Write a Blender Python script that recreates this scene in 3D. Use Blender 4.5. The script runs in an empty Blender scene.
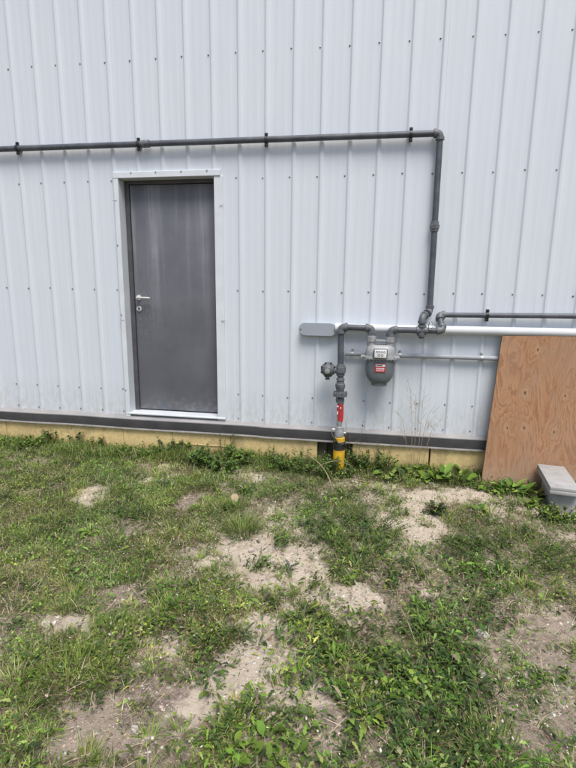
import bpy, bmesh, math, random
import numpy as np
from mathutils import Vector, Matrix

R = math.radians
random.seed(7)
rng = np.random.default_rng(11)
scene = bpy.context.scene
COL = scene.collection

# ------------------------------------------------------------------ camera
cam_data = bpy.data.cameras.new('camera')
cam = bpy.data.objects.new('camera', cam_data)
COL.objects.link(cam)
cam_data.sensor_fit = 'VERTICAL'
cam_data.sensor_height = 36.0
cam_data.sensor_width = 27.0
cam_data.lens = 22.774
cam_data.clip_start = 0.05
cam_data.clip_end = 2000
CAM = Vector((0.9517, -4.2307, 1.5995))
_r = Vector((0.98544, 0.16965, 0.0117)); _u = Vector((-0.04456, 0.19119, 0.98054)); _b = Vector((0.16411, -0.96678, 0.19597))
cam.matrix_world = Matrix(((_r.x, _u.x, _b.x, CAM.x), (_r.y, _u.y, _b.y, CAM.y), (_r.z, _u.z, _b.z, CAM.z), (0, 0, 0, 1)))
scene.camera = cam

# ------------------------------------------------------------------ light
SUN_EL, SUN_AZ = 63.0, 24.0          # azimuth: degrees to the right of straight out from the wall
world = bpy.data.worlds.new('World'); scene.world = world; world.use_nodes = True
wn = world.node_tree; wn.nodes.clear()
sky = wn.nodes.new('ShaderNodeTexSky'); sky.sky_type = 'NISHITA'; sky.sun_disc = False
sky.sun_elevation = R(SUN_EL); sky.sun_rotation = R(180 - SUN_AZ)
sky.air_density = 1.0; sky.dust_density = 3.0; sky.ozone_density = 1.0
bg = wn.nodes.new('ShaderNodeBackground'); bg.inputs['Strength'].default_value = 0.12
wo = wn.nodes.new('ShaderNodeOutputWorld')
wn.links.new(sky.outputs[0], bg.inputs['Color']); wn.links.new(bg.outputs[0], wo.inputs['Surface'])
sun_d = bpy.data.lights.new('sun', 'SUN'); sun_d.energy = 2.9; sun_d.angle = R(28); sun_d.color = (1.0, 0.96, 0.9)
sun = bpy.data.objects.new('sun', sun_d); COL.objects.link(sun)
_d = Vector((math.sin(R(SUN_AZ)) * math.cos(R(SUN_EL)), -math.cos(R(SUN_AZ)) * math.cos(R(SUN_EL)), math.sin(R(SUN_EL))))
sun.rotation_euler = (-_d).to_track_quat('-Z', 'Y').to_euler(); sun.location = _d * 30
scene.view_settings.view_transform = 'Standard'; scene.view_settings.look = 'None'
scene.view_settings.gamma = 1.0; scene.view_settings.use_curve_mapping = False
scene.view_settings.exposure = 0.30

# ------------------------------------------------------------------ materials
class NT:
    def __init__(s, name):
        s.m = bpy.data.materials.new(name); s.m.use_nodes = True
        s.t = s.m.node_tree; s.t.nodes.clear()
        s.out = s.n('ShaderNodeOutputMaterial'); s.p = s.n('ShaderNodeBsdfPrincipled')
        s.l(s.p.outputs[0], s.out.inputs['Surface'])
    def n(s, t, **kw):
        x = s.t.nodes.new(t)
        for k, v in kw.items(): setattr(x, k, v)
        return x
    def l(s, a, b): s.t.links.new(a, b)
    def coord(s, scale=(1, 1, 1), kind='Object'):
        c = s.n('ShaderNodeTexCoord'); m = s.n('ShaderNodeMapping'); m.inputs['Scale'].default_value = scale
        s.l(c.outputs[kind], m.inputs['Vector']); return m.outputs[0]
    def noise(s, vec, scale, detail=4, rough=0.55, dist=0.0):
        x = s.n('ShaderNodeTexNoise'); x.inputs['Scale'].default_value = scale; x.inputs['Detail'].default_value = detail
        x.inputs['Roughness'].default_value = rough; x.inputs['Distortion'].default_value = dist
        s.l(vec, x.inputs['Vector']); return x.outputs['Fac']
    def ramp(s, fac, stops):
        x = s.n('ShaderNodeValToRGB'); e = x.color_ramp.elements
        while len(e) < len(stops): e.new(0.5)
        for i, (p, c) in enumerate(stops):
            e[i].position = p; e[i].color = (*c, 1) if len(c) == 3 else c
        s.l(fac, x.inputs['Fac']); return x.outputs['Color']
    def rampv(s, fac, a, b):
        x = s.n('ShaderNodeMapRange'); x.inputs['From Min'].default_value = a; x.inputs['From Max'].default_value = b
        s.l(fac, x.inputs['Value']); return x.outputs[0]
    def mix(s, fac, a, b, mode='MIX'):
        x = s.n('ShaderNodeMix'); x.data_type = 'RGBA'; x.blend_type = mode
        for v, sock in ((fac, x.inputs['Factor']), (a, x.inputs['A']), (b, x.inputs['B'])):
            if hasattr(v, 'links'): s.l(v, sock)
            elif isinstance(v, (int, float)): sock.default_value = v
            else: sock.default_value = (*v, 1) if len(v) == 3 else v
        return x.outputs['Result']
    def math(s, op, a, b=0.0, c=None):
        x = s.n('ShaderNodeMath'); x.operation = op
        for i, v in enumerate((a, b) if c is None else (a, b, c)):
            if hasattr(v, 'links'): s.l(v, x.inputs[i])
            else: x.inputs[i].default_value = v
        return x.outputs[0]
    def set(s, **kw):
        for k, v in kw.items():
            sock = s.p.inputs[k]
            if hasattr(v, 'links'): s.l(v, sock)
            elif isinstance(v, (tuple, list)) and len(v) == 3: sock.default_value = (*v, 1)
            else: sock.default_value = v
    def bump(s, h, strength=0.3, dist=0.01):
        b = s.n('ShaderNodeBump'); b.inputs['Strength'].default_value = strength; b.inputs['Distance'].default_value = dist
        s.l(h, b.inputs['Height']); s.l(b.outputs[0], s.p.inputs['Normal'])

def simple(name, c1, c2, scale=20, rough=0.5, metal=0.0, bump=0.15, bscale=120, bdist=0.002, spec=0.5, stretch=(1, 1, 1), lo=0.35, hi=0.65):
    k = NT(name); v = k.coord(stretch)
    f = k.rampv(k.noise(v, scale, 5), lo, hi)
    k.set(**{'Base Color': k.mix(f, c1, c2), 'Roughness': rough, 'Metallic': metal, 'Specular IOR Level': spec})
    if bump: k.bump(k.noise(v, bscale, 4), bump, bdist)
    return k.m

def siding_material():
    k = NT('painted_steel_siding'); v = k.coord()
    streak = k.noise(k.coord((9, 9, 0.35)), 3.0, 6, 0.6)
    big = k.noise(v, 0.9, 3)
    c = k.mix(k.rampv(streak, 0.35, 0.7), (0.595, 0.650, 0.702), (0.642, 0.692, 0.735))
    c = k.mix(k.rampv(big, 0.3, 0.7), c, (0.612, 0.655, 0.722))
    # splash dirt close to the ground, broken up by noise
    sep = k.n('ShaderNodeSeparateXYZ'); cc = k.n('ShaderNodeTexCoord'); k.l(cc.outputs['Object'], sep.inputs[0])
    low = k.rampv(sep.outputs['Z'], 0.72, 0.34)
    dirt = k.math('MULTIPLY', low, k.rampv(k.noise(k.coord((5, 5, 2)), 6, 6, 0.7), 0.40, 0.75))
    c = k.mix(k.math('MULTIPLY', dirt, 0.8), c, (0.42, 0.38, 0.31))
    rain = k.math('MULTIPLY', k.rampv(k.noise(k.coord((42, 42, 0.5)), 1.0, 5, 0.65), 0.56, 0.74), k.rampv(k.noise(v, 1.3, 4), 0.4, 0.62))
    c = k.mix(k.math('MULTIPLY', rain, 0.30), c, (0.47, 0.485, 0.49))
    scf = k.rampv(k.noise(k.coord((1, 1, 2.5)), 9, 7, 0.75), 0.66, 0.74)
    c = k.mix(k.math('MULTIPLY', scf, 0.28), c, (0.50, 0.50, 0.49))
    spk = k.rampv(k.noise(k.coord((1, 1, 0.6)), 55, 5, 0.7), 0.68, 0.8)
    c = k.mix(k.math('MULTIPLY', spk, 0.35), c, (0.46, 0.44, 0.40))
    k.set(**{'Base Color': c, 'Roughness': k.math('ADD', k.math('MULTIPLY', big, 0.2), 0.36), 'Specular IOR Level': 0.45})
    h = k.math('ADD', k.math('MULTIPLY', k.noise(k.coord((1, 1, 0.25)), 2.6, 3), 1.0), k.math('MULTIPLY', k.noise(v, 60, 3), 0.02))
    k.bump(h, 0.6, 0.016)
    return k.m

def door_material():
    k = NT('weathered_door_paint'); v = k.coord()
    st = k.noise(k.coord((7, 7, 0.30)), 1.0, 4, 0.55)
    fine = k.noise(k.coord((55, 55, 1.6)), 1.0, 5, 0.6)
    blot = k.noise(v, 3.2, 5, 0.6)
    c = k.mix(k.rampv(blot, 0.35, 0.7), (0.118, 0.122, 0.142), (0.150, 0.156, 0.176))
    m = k.math('MULTIPLY', k.rampv(st, 0.48, 0.72), k.rampv(fine, 0.2, 0.65))
    sz = k.n('ShaderNodeSeparateXYZ'); k.l(v, sz.inputs[0])
    run = k.math('MULTIPLY', k.rampv(sz.outputs['Z'], 0.9, 2.2), k.rampv(k.noise(v, 1.6, 4), 0.25, 0.5))     # run marks start at the head and peter out
    c = k.mix(k.math('MULTIPLY', k.math('MULTIPLY', m, run), 0.85), c, (0.34, 0.35, 0.37))
    sc = k.rampv(k.noise(k.coord((30, 30, 5)), 2.0, 6, 0.75), 0.66, 0.74)
    c = k.mix(k.math('MULTIPLY', sc, 0.35), c, (0.30, 0.30, 0.31))
    sep = k.n('ShaderNodeSeparateXYZ'); cc = k.n('ShaderNodeTexCoord'); k.l(cc.outputs['Object'], sep.inputs[0])
    low = k.math('MULTIPLY', k.rampv(sep.outputs['Z'], 0.62, 0.40), k.rampv(k.noise(v, 24, 5), 0.45, 0.7))
    c = k.mix(k.math('MULTIPLY', low, 0.45), c, (0.34, 0.30, 0.24))
    dx = k.math('MULTIPLY', k.math('ADD', sz.outputs['X'], 1.68), 1.0); dz = k.math('MULTIPLY', k.math('SUBTRACT', sz.outputs['Z'], 1.42), 0.6)
    dd = k.math('SQRT', k.math('ADD', k.math('MULTIPLY', dx, dx), k.math('MULTIPLY', dz, dz)))
    wear = k.math('MULTIPLY', k.rampv(dd, 0.30, 0.05), k.rampv(k.noise(k.coord((3, 3, 1.2)), 22, 7, 0.75), 0.5, 0.66))
    c = k.mix(k.math('MULTIPLY', wear, 0.5), c, (0.27, 0.27, 0.28))
    nick = k.rampv(k.noise(v, 75, 5, 0.7), 0.70, 0.74)
    c = k.mix(k.math('MULTIPLY', nick, 0.5), c, (0.33, 0.33, 0.33))
    k.set(**{'Base Color': c, 'Roughness': 0.48, 'Specular IOR Level': 0.4})
    k.bump(k.noise(v, 5, 3), 0.12, 0.01)
    return k.m

def plywood_material():
    k = NT('weathered_plywood'); v = k.coord()
    sep = k.n('ShaderNodeSeparateXYZ'); k.l(v, sep.inputs[0]); X, Z = sep.outputs['X'], sep.outputs['Z']
    knots = [(0.361, 1.129, .020), (0.289, 0.783, .024), (0.59, 0.771, .018), (0.172, 0.49, .018), (0.302, 0.498, .022), (0.53, 0.477, .018), (0.80, 0.95, .022), (0.93, 0.55, .02)]
    phase = k.math('ADD', k.math('MULTIPLY', X, 8.0), k.math('MULTIPLY', k.noise(k.coord((3.2, 3.2, 0.85)), 1.9, 5, 0.55, 0.9), 11.0))
    kn = None; halo = None
    for kx, kz, kr in knots:
        dx = k.math('MULTIPLY', k.math('SUBTRACT', X, kx), 1.0); dz = k.math('MULTIPLY', k.math('SUBTRACT', Z, kz), 0.62)
        d2 = k.math('ADD', k.math('MULTIPLY', dx, dx), k.math('MULTIPLY', dz, dz))
        g = k.math('POWER', 2.718, k.math('MULTIPLY', d2, -1.0 / (0.055 ** 2)))
        phase = k.math('ADD', phase, k.math('MULTIPLY', g, 1.7))
        c = k.math('POWER', 2.718, k.math('MULTIPLY', d2, -1.0 / ((kr * 0.42) ** 2)))
        h = k.math('POWER', 2.718, k.math('MULTIPLY', d2, -1.0 / ((kr * 1.0) ** 2)))
        kn = c if kn is None else k.math('MAXIMUM', kn, c); halo = h if halo is None else k.math('MAXIMUM', halo, h)
    fr = k.math('FRACT', phase)
    band = k.ramp(fr, [(0.0, (0.05,) * 3), (0.55, (0.45,) * 3), (0.88, (1,) * 3), (1.0, (0.05,) * 3)])
    fine = k.noise(k.coord((60, 60, 1.4)), 1.5, 5, 0.65)
    c = k.mix(band, (0.400, 0.215, 0.115), (0.225, 0.100, 0.047))
    c = k.mix(k.math('MULTIPLY', k.rampv(fine, 0.35, 0.7), 0.35), c, (0.47, 0.30, 0.18))
    c = k.mix(k.math('MULTIPLY', k.rampv(k.noise(v, 2.4, 4), 0.38, 0.7), 0.5), c, (0.31, 0.175, 0.10))
    # grey, rain-washed foot of the sheet
    low = k.math('MULTIPLY', k.rampv(Z, 0.26, 0.04), k.rampv(k.noise(v, 9, 5), 0.25, 0.6))
    c = k.mix(k.math('MULTIPLY', low, 0.6), c, (0.44, 0.34, 0.26))
    c = k.mix(k.math('MULTIPLY', halo, 0.5), c, (0.52, 0.37, 0.22))
    grey = k.math('MULTIPLY', k.rampv(k.noise(k.coord((2, 2, 0.9)), 3.1, 6, 0.7), 0.46, 0.68), 0.4)
    c = k.mix(grey, c, (0.30, 0.22, 0.16))
    c = k.mix(k.math('MULTIPLY', kn, 0.95), c, (0.065, 0.028, 0.014))
    k.set(**{'Base Color': c, 'Roughness': 0.72, 'Specular IOR Level': 0.25})
    k.bump(k.math('ADD', k.math('MULTIPLY', fine, 0.6), k.math('MULTIPLY', fr, 0.2)), 0.25, 0.003)
    return k.m

def soil_material():
    k = NT('sandy_soil'); v = k.coord()
    a = k.n('ShaderNodeVertexColor'); a.layer_name = 'soil'
    sep = k.n('ShaderNodeSeparateColor'); k.l(a.outputs['Color'], sep.inputs[0])
    sand, brown = sep.outputs['Red'], sep.outputs['Green']
    n1 = k.noise(v, 7, 6, 0.65); n2 = k.noise(v, 46, 6, 0.7); n3 = k.noise(v, 190, 4, 0.65)
    humus = k.mix(k.rampv(n1, 0.35, 0.65), (0.10, 0.078, 0.052), (0.21, 0.165, 0.115))
    pale = k.mix(k.rampv(n1, 0.3, 0.7), (0.60, 0.52, 0.42), (0.49, 0.415, 0.33))
    dark = k.mix(k.rampv(n2, 0.35, 0.65), (0.15, 0.118, 0.095), (0.37, 0.30, 0.245))
    wob = k.math('ADD', sand, k.math('MULTIPLY', k.math('SUBTRACT', n2, 0.5), 1.3))
    c = k.mix(k.rampv(wob, 0.05, 0.6), humus, pale)
    wob2 = k.math('ADD', brown, k.math('MULTIPLY', k.math('SUBTRACT', n2, 0.5), 0.6))
    c = k.mix(k.rampv(wob2, 0.3, 0.6), c, dark)
    c = k.mix(k.math('MULTIPLY', k.rampv(n3, 0.52, 0.72), 0.5), c, (0.68, 0.59, 0.49))
    c = k.mix(k.math('MULTIPLY', k.rampv(n3, 0.45, 0.3), 0.35), c, (0.20, 0.16, 0.12))
    k.set(**{'Base Color': c, 'Roughness': 0.95, 'Specular IOR Level': 0.1})
    deb = k.rampv(k.noise(v, 90, 6, 0.75), 0.60, 0.68)
    c = k.mix(k.math('MULTIPLY', deb, 0.5), c, (0.11, 0.085, 0.06)); k.set(**{'Base Color': c})
    k.bump(k.math('ADD', k.math('MULTIPLY', n2, 1.0), k.math('MULTIPLY', n3, 0.4)), 0.9, 0.015)
    return k.m

def foliage_material(name, translucent=0.3, rough=0.55):
    k = NT(name)
    a = k.n('ShaderNodeVertexColor'); a.layer_name = 'tint'
    k.set(**{'Base Color': a.outputs['Color'], 'Roughness': rough, 'Specular IOR Level': 0.3})
    tr = k.n('ShaderNodeBsdfTranslucent'); k.l(a.outputs['Color'], tr.inputs['Color'])
    mx = k.n('ShaderNodeMixShader'); mx.inputs[0].default_value = translucent
    k.l(k.p.outputs[0], mx.inputs[1]); k.l(tr.outputs[0], mx.inputs[2]); k.l(mx.outputs[0], k.out.inputs['Surface'])
    return k.m

def foundation_material():
    k = NT('yellowed_foam_board'); v = k.coord()
    n1 = k.noise(v, 3.2, 5, 0.6); n2 = k.noise(v, 34, 6, 0.7)
    c = k.mix(k.rampv(n1, 0.3, 0.7), (0.78, 0.60, 0.29), (0.64, 0.48, 0.235))
    c = k.mix(k.math('MULTIPLY', k.rampv(n2, 0.50, 0.66), 0.55), c, (0.38, 0.29, 0.16))
    sep = k.n('ShaderNodeSeparateXYZ'); k.l(v, sep.inputs[0])
    low = k.math('MULTIPLY', k.rampv(sep.outputs['Z'], 0.17, 0.0), k.rampv(k.noise(k.coord((1, 1, 0.5)), 14, 5, 0.7), 0.3, 0.65))
    c = k.mix(k.math('MULTIPLY', low, 0.8), c, (0.26, 0.20, 0.12))
    blot = k.rampv(k.noise(v, 7.5, 6, 0.7), 0.54, 0.62)
    c = k.mix(k.math('MULTIPLY', blot, 0.6), c, (0.42, 0.32, 0.17))
    drip = k.rampv(k.noise(k.coord((16, 16, 1.0)), 1.0, 5), 0.58, 0.75)
    c = k.mix(k.math('MULTIPLY', drip, 0.4), c, (0.33, 0.25, 0.15))
    k.set(**{'Base Color': c, 'Roughness': 0.85, 'Specular IOR Level': 0.2})
    k.bump(n2, 0.4, 0.008)
    return k.m

def concrete_material():
    k = NT('grey_concrete'); v = k.coord()
    n1 = k.noise(v, 9, 6, 0.65); n2 = k.noise(v, 130, 5, 0.7)
    c = k.mix(k.rampv(n1, 0.3, 0.7), (0.30, 0.295, 0.29), (0.42, 0.415, 0.41))
    c = k.mix(k.math('MULTIPLY', k.rampv(n2, 0.55, 0.72), 0.4), c, (0.2, 0.19, 0.18))
    k.set(**{'Base Color': c, 'Roughness': 0.9, 'Specular IOR Level': 0.2}); k.bump(n2, 0.45, 0.004)
    return k.m

M = dict(
    siding=siding_material(),
    trim=simple('white_trim_paint', (0.66, 0.70, 0.735), (0.60, 0.64, 0.675), 6, 0.4, bump=0.08, bscale=8, bdist=0.006),
    screw=simple('dull_screw_zinc', (0.20, 0.20, 0.21), (0.36, 0.36, 0.36), 60, 0.45, 0.5, 0),
    ledge=simple('dusty_grey_flashing', (0.245, 0.245, 0.25), (0.31, 0.30, 0.295), 5, 0.6, bump=0.1, bscale=12, bdist=0.006),
    flash=simple('charcoal_flashing', (0.062, 0.059, 0.066), (0.085, 0.082, 0.088), 6, 0.5, bump=0.1, bscale=9, bdist=0.008),
    lip=simple('bare_grey_lip', (0.30, 0.29, 0.28), (0.22, 0.21, 0.2), 12, 0.5, 0.2, 0.1),
    found=foundation_material(),
    post=simple('mossy_timber', (0.055, 0.058, 0.035), (0.10, 0.088, 0.055), 14, 0.9, bump=0.5, bscale=40, bdist=0.006, stretch=(4, 4, 0.6)),
    core=simple('grey_masonry', (0.28, 0.27, 0.25), (0.34, 0.33, 0.31), 5, 0.9),
    roof=simple('grey_roof_steel', (0.30, 0.31, 0.33), (0.36, 0.37, 0.39), 4, 0.5, 0.2),
    door=door_material(),
    doorframe=simple('dark_door_frame_paint', (0.062, 0.062, 0.072), (0.085, 0.085, 0.095), 9, 0.5),
    steel=simple('brushed_steel', (0.68, 0.68, 0.68), (0.58, 0.58, 0.58), 40, 0.42, 0.35, 0.05),
    hole=simple('black_keyway', (0.012, 0.012, 0.012), (0.02, 0.02, 0.02), 30, 0.6, 0, 0),
    pipe=simple('dark_grey_pipe_paint', (0.056, 0.064, 0.080), (0.098, 0.108, 0.126), 11, 0.5, 0.0, 0.15, 70),
    fitting=simple('grey_cast_fitting_paint', (0.082, 0.092, 0.106), (0.140, 0.148, 0.158), 22, 0.5, 0.0, 0.35, 90, 0.004),
    strap=simple('black_strap_steel', (0.022, 0.022, 0.025), (0.045, 0.045, 0.048), 20, 0.45, 0.2, 0.1),
    zinc=simple('galvanised_steel', (0.33, 0.34, 0.35), (0.46, 0.46, 0.46), 30, 0.42, 0.5, 0.15),
    white=simple('white_pvc', (0.66, 0.68, 0.70), (0.58, 0.60, 0.62), 5, 0.75, bump=0.05),
    conduit=simple('pale_grey_conduit', (0.36, 0.38, 0.41), (0.30, 0.32, 0.35), 8, 0.7, 0.0, 0.05),
    boxgrey=simple('blue_grey_box_paint', (0.30, 0.335, 0.38), (0.335, 0.37, 0.415), 6, 0.5, bump=0.05),
    meter_top=simple('light_meter_casting', (0.26, 0.28, 0.29), (0.37, 0.385, 0.39), 34, 0.5, 0.1, 0.5, 120, 0.004),
    meter_bowl=simple('slate_meter_paint', (0.115, 0.135, 0.148), (0.148, 0.168, 0.18), 9, 0.42, 0.0, 0.2, 90),
    dialwhite=simple('white_dial_face', (0.80, 0.80, 0.80), (0.74, 0.74, 0.74), 20, 0.3, 0, 0),
    ink=simple('black_ink', (0.03, 0.03, 0.03), (0.05, 0.05, 0.05), 20, 0.5, 0, 0),
    red=simple('faded_red_label', (0.52, 0.028, 0.035), (0.42, 0.03, 0.04), 30, 0.45, 0, 0),
    yellow=simple('yellow_plastic_sleeve', (0.80, 0.47, 0.012), (0.55, 0.32, 0.035), 16, 0.5, bump=0.15, bscale=50),
    black=simple('black_tape', (0.018, 0.018, 0.018), (0.035, 0.034, 0.032), 30, 0.5, bump=0.4, bscale=60, bdist=0.006),
    ply=plywood_material(),
    plyedge=simple('plywood_edge', (0.36, 0.24, 0.14), (0.20, 0.12, 0.07), 3, 0.8, stretch=(1, 60, 1), bump=0.3),
    concrete=concrete_material(),
    soil=soil_material(),
    leaf=foliage_material('leaf_green', 0.2, 0.7),
    blade=foliage_material('grass_green', 0.22, 0.65),
    dry=foliage_material('dry_straw', 0.15, 0.8),
    stone=simple('pale_limestone', (0.52, 0.48, 0.43), (0.36, 0.32, 0.28), 26, 0.9, bump=0.4, bscale=90, bdist=0.006, spec=0.2),
    woodend=simple('cut_wood_end', (0.42, 0.33, 0.22), (0.30, 0.22, 0.14), 60, 0.9, bump=0.4, bscale=90),
)

# ------------------------------------------------------------------ object helpers
def tag(o, label=None, cat=None, group=None, kind=None):
    for k, v in (('label', label), ('category', cat), ('group', group), ('kind', kind)):
        if v: o[k] = v
    return o

def empty(name, loc, label, cat, group=None):
    o = bpy.data.objects.new(name, None); COL.objects.link(o)
    o.location = loc; o.empty_display_size = 0.1
    return tag(o, label, cat, group)

def root_loc(p):
    while p is not None and p.parent is not None: p = p.parent
    return Vector(p.location) if p is not None else Vector((0, 0, 0))

def link(name, me, mat, parent=None, loc=None):
    me.materials.append(mat)
    o = bpy.data.objects.new(name, me); COL.objects.link(o)
    if parent is not None: o.parent = parent
    elif loc is not None: o.location = loc
    return o

class MB:
    """collects world-space geometry, then links it as ONE mesh object"""
    def __init__(s): s.v = []; s.f = []
    def add(s, vs, fs):
        b = len(s.v); s.v += [tuple(x) for x in vs]; s.f += [tuple(b + i for i in f) for f in fs]; return s
    def quad(s, a, b, c, d): return s.add([a, b, c, d], [(0, 1, 2, 3)])
    def box(s, x0, x1, y0, y1, z0, z1, bev=0.0, seg=2):
        bm = bmesh.new(); bmesh.ops.create_cube(bm, size=1.0)
        for v in bm.verts:
            v.co = Vector(((x0 + x1) / 2 + v.co.x * (x1 - x0), (y0 + y1) / 2 + v.co.y * (y1 - y0), (z0 + z1) / 2 + v.co.z * (z1 - z0)))
        if bev: bmesh.ops.bevel(bm, geom=bm.edges[:], offset=bev, segments=seg, affect='EDGES', profile=0.5)
        s.bm(bm); return s
    def bm(s, bm, mat=None):
        bm.verts.index_update()
        s.add([(mat @ v.co) if mat else v.co.copy() for v in bm.verts], [[v.index for v in f.verts] for f in bm.faces]); bm.free(); return s
    def tube(s, pts, r, seg=20, caps=True):
        pts = [Vector(p) for p in pts]; n = len(pts); rs = r if isinstance(r, (list, tuple)) else [r] * n
        vs = []; prev = None
        for i, p in enumerate(pts):
            t = (pts[min(i + 1, n - 1)] - pts[max(i - 1, 0)]).normalized()
            if prev is None:
                a = Vector((0, 0, 1)) if abs(t.z) < 0.9 else Vector((0, 1, 0)); nx = a.cross(t).normalized()
            else: nx = (prev - t * prev.dot(t)).normalized()
            prev = nx; ny = t.cross(nx)
            vs += [p + (nx * math.cos(2 * math.pi * k / seg) + ny * math.sin(2 * math.pi * k / seg)) * rs[i] for k in range(seg)]
        fs = [(i * seg + k, i * seg + (k + 1) % seg, (i + 1) * seg + (k + 1) % seg, (i + 1) * seg + k) for i in range(n - 1) for k in range(seg)]
        if caps: fs += [tuple(range(seg - 1, -1, -1)), tuple(range((n - 1) * seg, n * seg))]
        return s.add(vs, fs)
    def lathe(s, o, axis, prof, seg=24):
        """prof: (distance along axis, radius)"""
        o = Vector(o); t = Vector(axis).normalized()
        a = Vector((0, 0, 1)) if abs(t.z) < 0.9 else Vector((0, 1, 0)); nx = a.cross(t).normalized(); ny = t.cross(nx)
        vs = []
        for d, r in prof:
            vs += [o + t * d + (nx * math.cos(2 * math.pi * k / seg) + ny * math.sin(2 * math.pi * k / seg)) * r for k in range(seg)]
        n = len(prof)
        fs = [(i * seg + k, i * seg + (k + 1) % seg, (i + 1) * seg + (k + 1) % seg, (i + 1) * seg + k) for i in range(n - 1) for k in range(seg)]
        fs += [tuple(range(seg - 1, -1, -1)), tuple(range((n - 1) * seg, n * seg))]
        return s.add(vs, fs)
    def elbow(s, corner, din, dout, r, rad=None):
        """malleable elbow at a pipe corner: din points from the pipe into the corner, dout away from it"""
        c = Vector(corner); a = Vector(din).normalized(); b = Vector(dout).normalized(); rad = rad or r * 1.5
        p0 = c - a * rad; p1 = c + b * rad
        pts = []
        for i in range(11):
            t = i / 10; pts.append(p0 * (1 - t) ** 2 + c * 2 * t * (1 - t) + p1 * t ** 2)
        s.tube(pts, r * 1.22, 20)
        s.lathe(p0 + a * r * 0.35, -a, [(0, r * 1.15), (r * 0.05, r * 1.4), (r * 0.85, r * 1.42), (r * 0.95, r * 1.1)])
        s.lathe(p1 - b * r * 0.35, b, [(0, r * 1.15), (r * 0.05, r * 1.4), (r * 0.85, r * 1.42), (r * 0.95, r * 1.1)])
        return s
    def mesh(s, name, off=Vector((0, 0, 0)), smooth=35):
        me = bpy.data.meshes.new(name)
        me.from_pydata([(x[0] - off.x, x[1] - off.y, x[2] - off.z) for x in s.v], [], s.f)
        if smooth:
            me.polygons.foreach_set('use_smooth', [True] * len(me.polygons)); me.set_sharp_from_angle(angle=R(smooth))
        me.update(); return me
    def build(s, name, mat, parent=None, smooth=35, loc=None):
        off = root_loc(parent) if parent is not None else (Vector(loc) if loc is not None else Vector((0, 0, 0)))
        return link(name, s.mesh(name, off, smooth), mat, parent, loc)

# ------------------------------------------------------------------ ground height and soil patches
_lat = rng.random((64, 64, 8))
def vnoise(x, y, sc, k=0):
    x = np.asarray(x, float) * sc + 100.37 * (k + 1); y = np.asarray(y, float) * sc + 57.11 * (k + 2)
    xi = np.floor(x).astype(int); yi = np.floor(y).astype(int); fx = x - xi; fy = y - yi
    fx = fx * fx * (3 - 2 * fx); fy = fy * fy * (3 - 2 * fy); L = _lat[:, :, k % 8]
    g = lambda a, b: L[a % 64, b % 64]
    return (g(xi, yi) * (1 - fx) + g(xi + 1, yi) * fx) * (1 - fy) + (g(xi, yi + 1) * (1 - fx) + g(xi + 1, yi + 1) * fx) * fy
def fbm(x, y, sc, k=0, o=4):
    t = 0; a = 0.5; n = 0
    for i in range(o): t = t + a * vnoise(x, y, sc * 2 ** i, k + i); n += a; a *= 0.5
    return t / n

# (x, y, half width, half depth, paleness) of the bare patches, in metres on the ground
BARE = [(0.446, -1.60, .38, .48, 1), (.36, -1.84, .26, .2, .9), (.62, -1.80, .22, .2, 1), (.36, -1.22, .10, .22, .9), (0.879, -1.943, .2, .17, 1), (1.75, -.58, .80, .24, 1), (1.25, -1.05, .13, .52, .9), (1.30, -.62, .27, .26, 1),
        (0.52, -2.53, .32, .24, .85), (0.02, -2.89, .22, .13, .5), (0.19, -2.68, .33, .16, .1), (0.30, -2.86, .26, .14, .15), (1.70, -2.34, .27, .34, .45), (1.66, -2.66, .22, .2, .4), (1.80, -2.0, .16, .22, .5),
        (1.93, -1.93, .11, .20, .5), (-1.157, -1.03, .13, .14, .8), (-.743, -.50, .12, .18, .7), (-.03, -.51, .22, .15, .8), (-.277, -2.1, .07, .10, .4),
        (-.49, -2.35, .13, .07, .7), (1.69, -1.40, .06, .11, .8), (.86, -2.58, .09, .15, .4), (-.35, -1.0, .22, .12, .25), (-.62, -1.45, .18, .12, .2),
        (-1.6, -1.5, .12, .10, .3), (2.35, -1.0, .22, .20, .6), (2.6, -1.9, .3, .3, .4), (-1.2, -2.3, .2, .2, .3), (.35, -3.25, .4, .2, .3), (1.5, -3.2, .3, .2, .3)]
def bare(x, y):
    x = np.asarray(x, float); y = np.asarray(y, float)
    wx = (fbm(x, y, 3.0, 1, 3) - .5) * .30 + (fbm(x, y, 13, 3, 3) - .5) * .16; wy = (fbm(x, y, 3.0, 4, 3) - .5) * .30 + (fbm(x, y, 13, 6, 3) - .5) * .16
    w = (fbm(x, y, 6, 2, 4) - 0.5) * 2.2 + (fbm(x, y, 30, 5, 3) - 0.5) * 1.8
    tot = np.zeros_like(x); sand = np.zeros_like(x)
    for cx, cy, a, b, p in BARE:
        d = np.sqrt(((x + wx - cx) / a) ** 2 + ((y + wy - cy) / b) ** 2) + w
        g = np.clip((1.42 - d) / 0.95, 0, 1)
        sand = np.maximum(sand, g * p); tot = np.maximum(tot, g)
    thin = np.clip((fbm(x, y, 3.4, 3, 4) - .56) / .09, 0, 1) * .62          # threadbare spots between the patches
    tot = np.maximum(tot, thin); sand = np.maximum(sand, thin * .34)
    isl = np.clip((fbm(x, y, 8.5, 7, 3) - .58) / .06, 0, 1)               # weeds creeping back over the sand
    return tot * (1 - .8 * isl), sand
def height(x, y):
    x = np.asarray(x, float); y = np.asarray(y, float)
    near = np.exp(-((x - .6) / 14) ** 2 - ((y + 2) / 12) ** 2)
    h = (fbm(x, y, 0.9, 2, 3) - .5) * 0.07 + (fbm(x, y, 5, 4, 3) - .5) * 0.035 + (fbm(x, y, 22, 5, 2) - .5) * 0.018
    return h * near + 0.012

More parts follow.
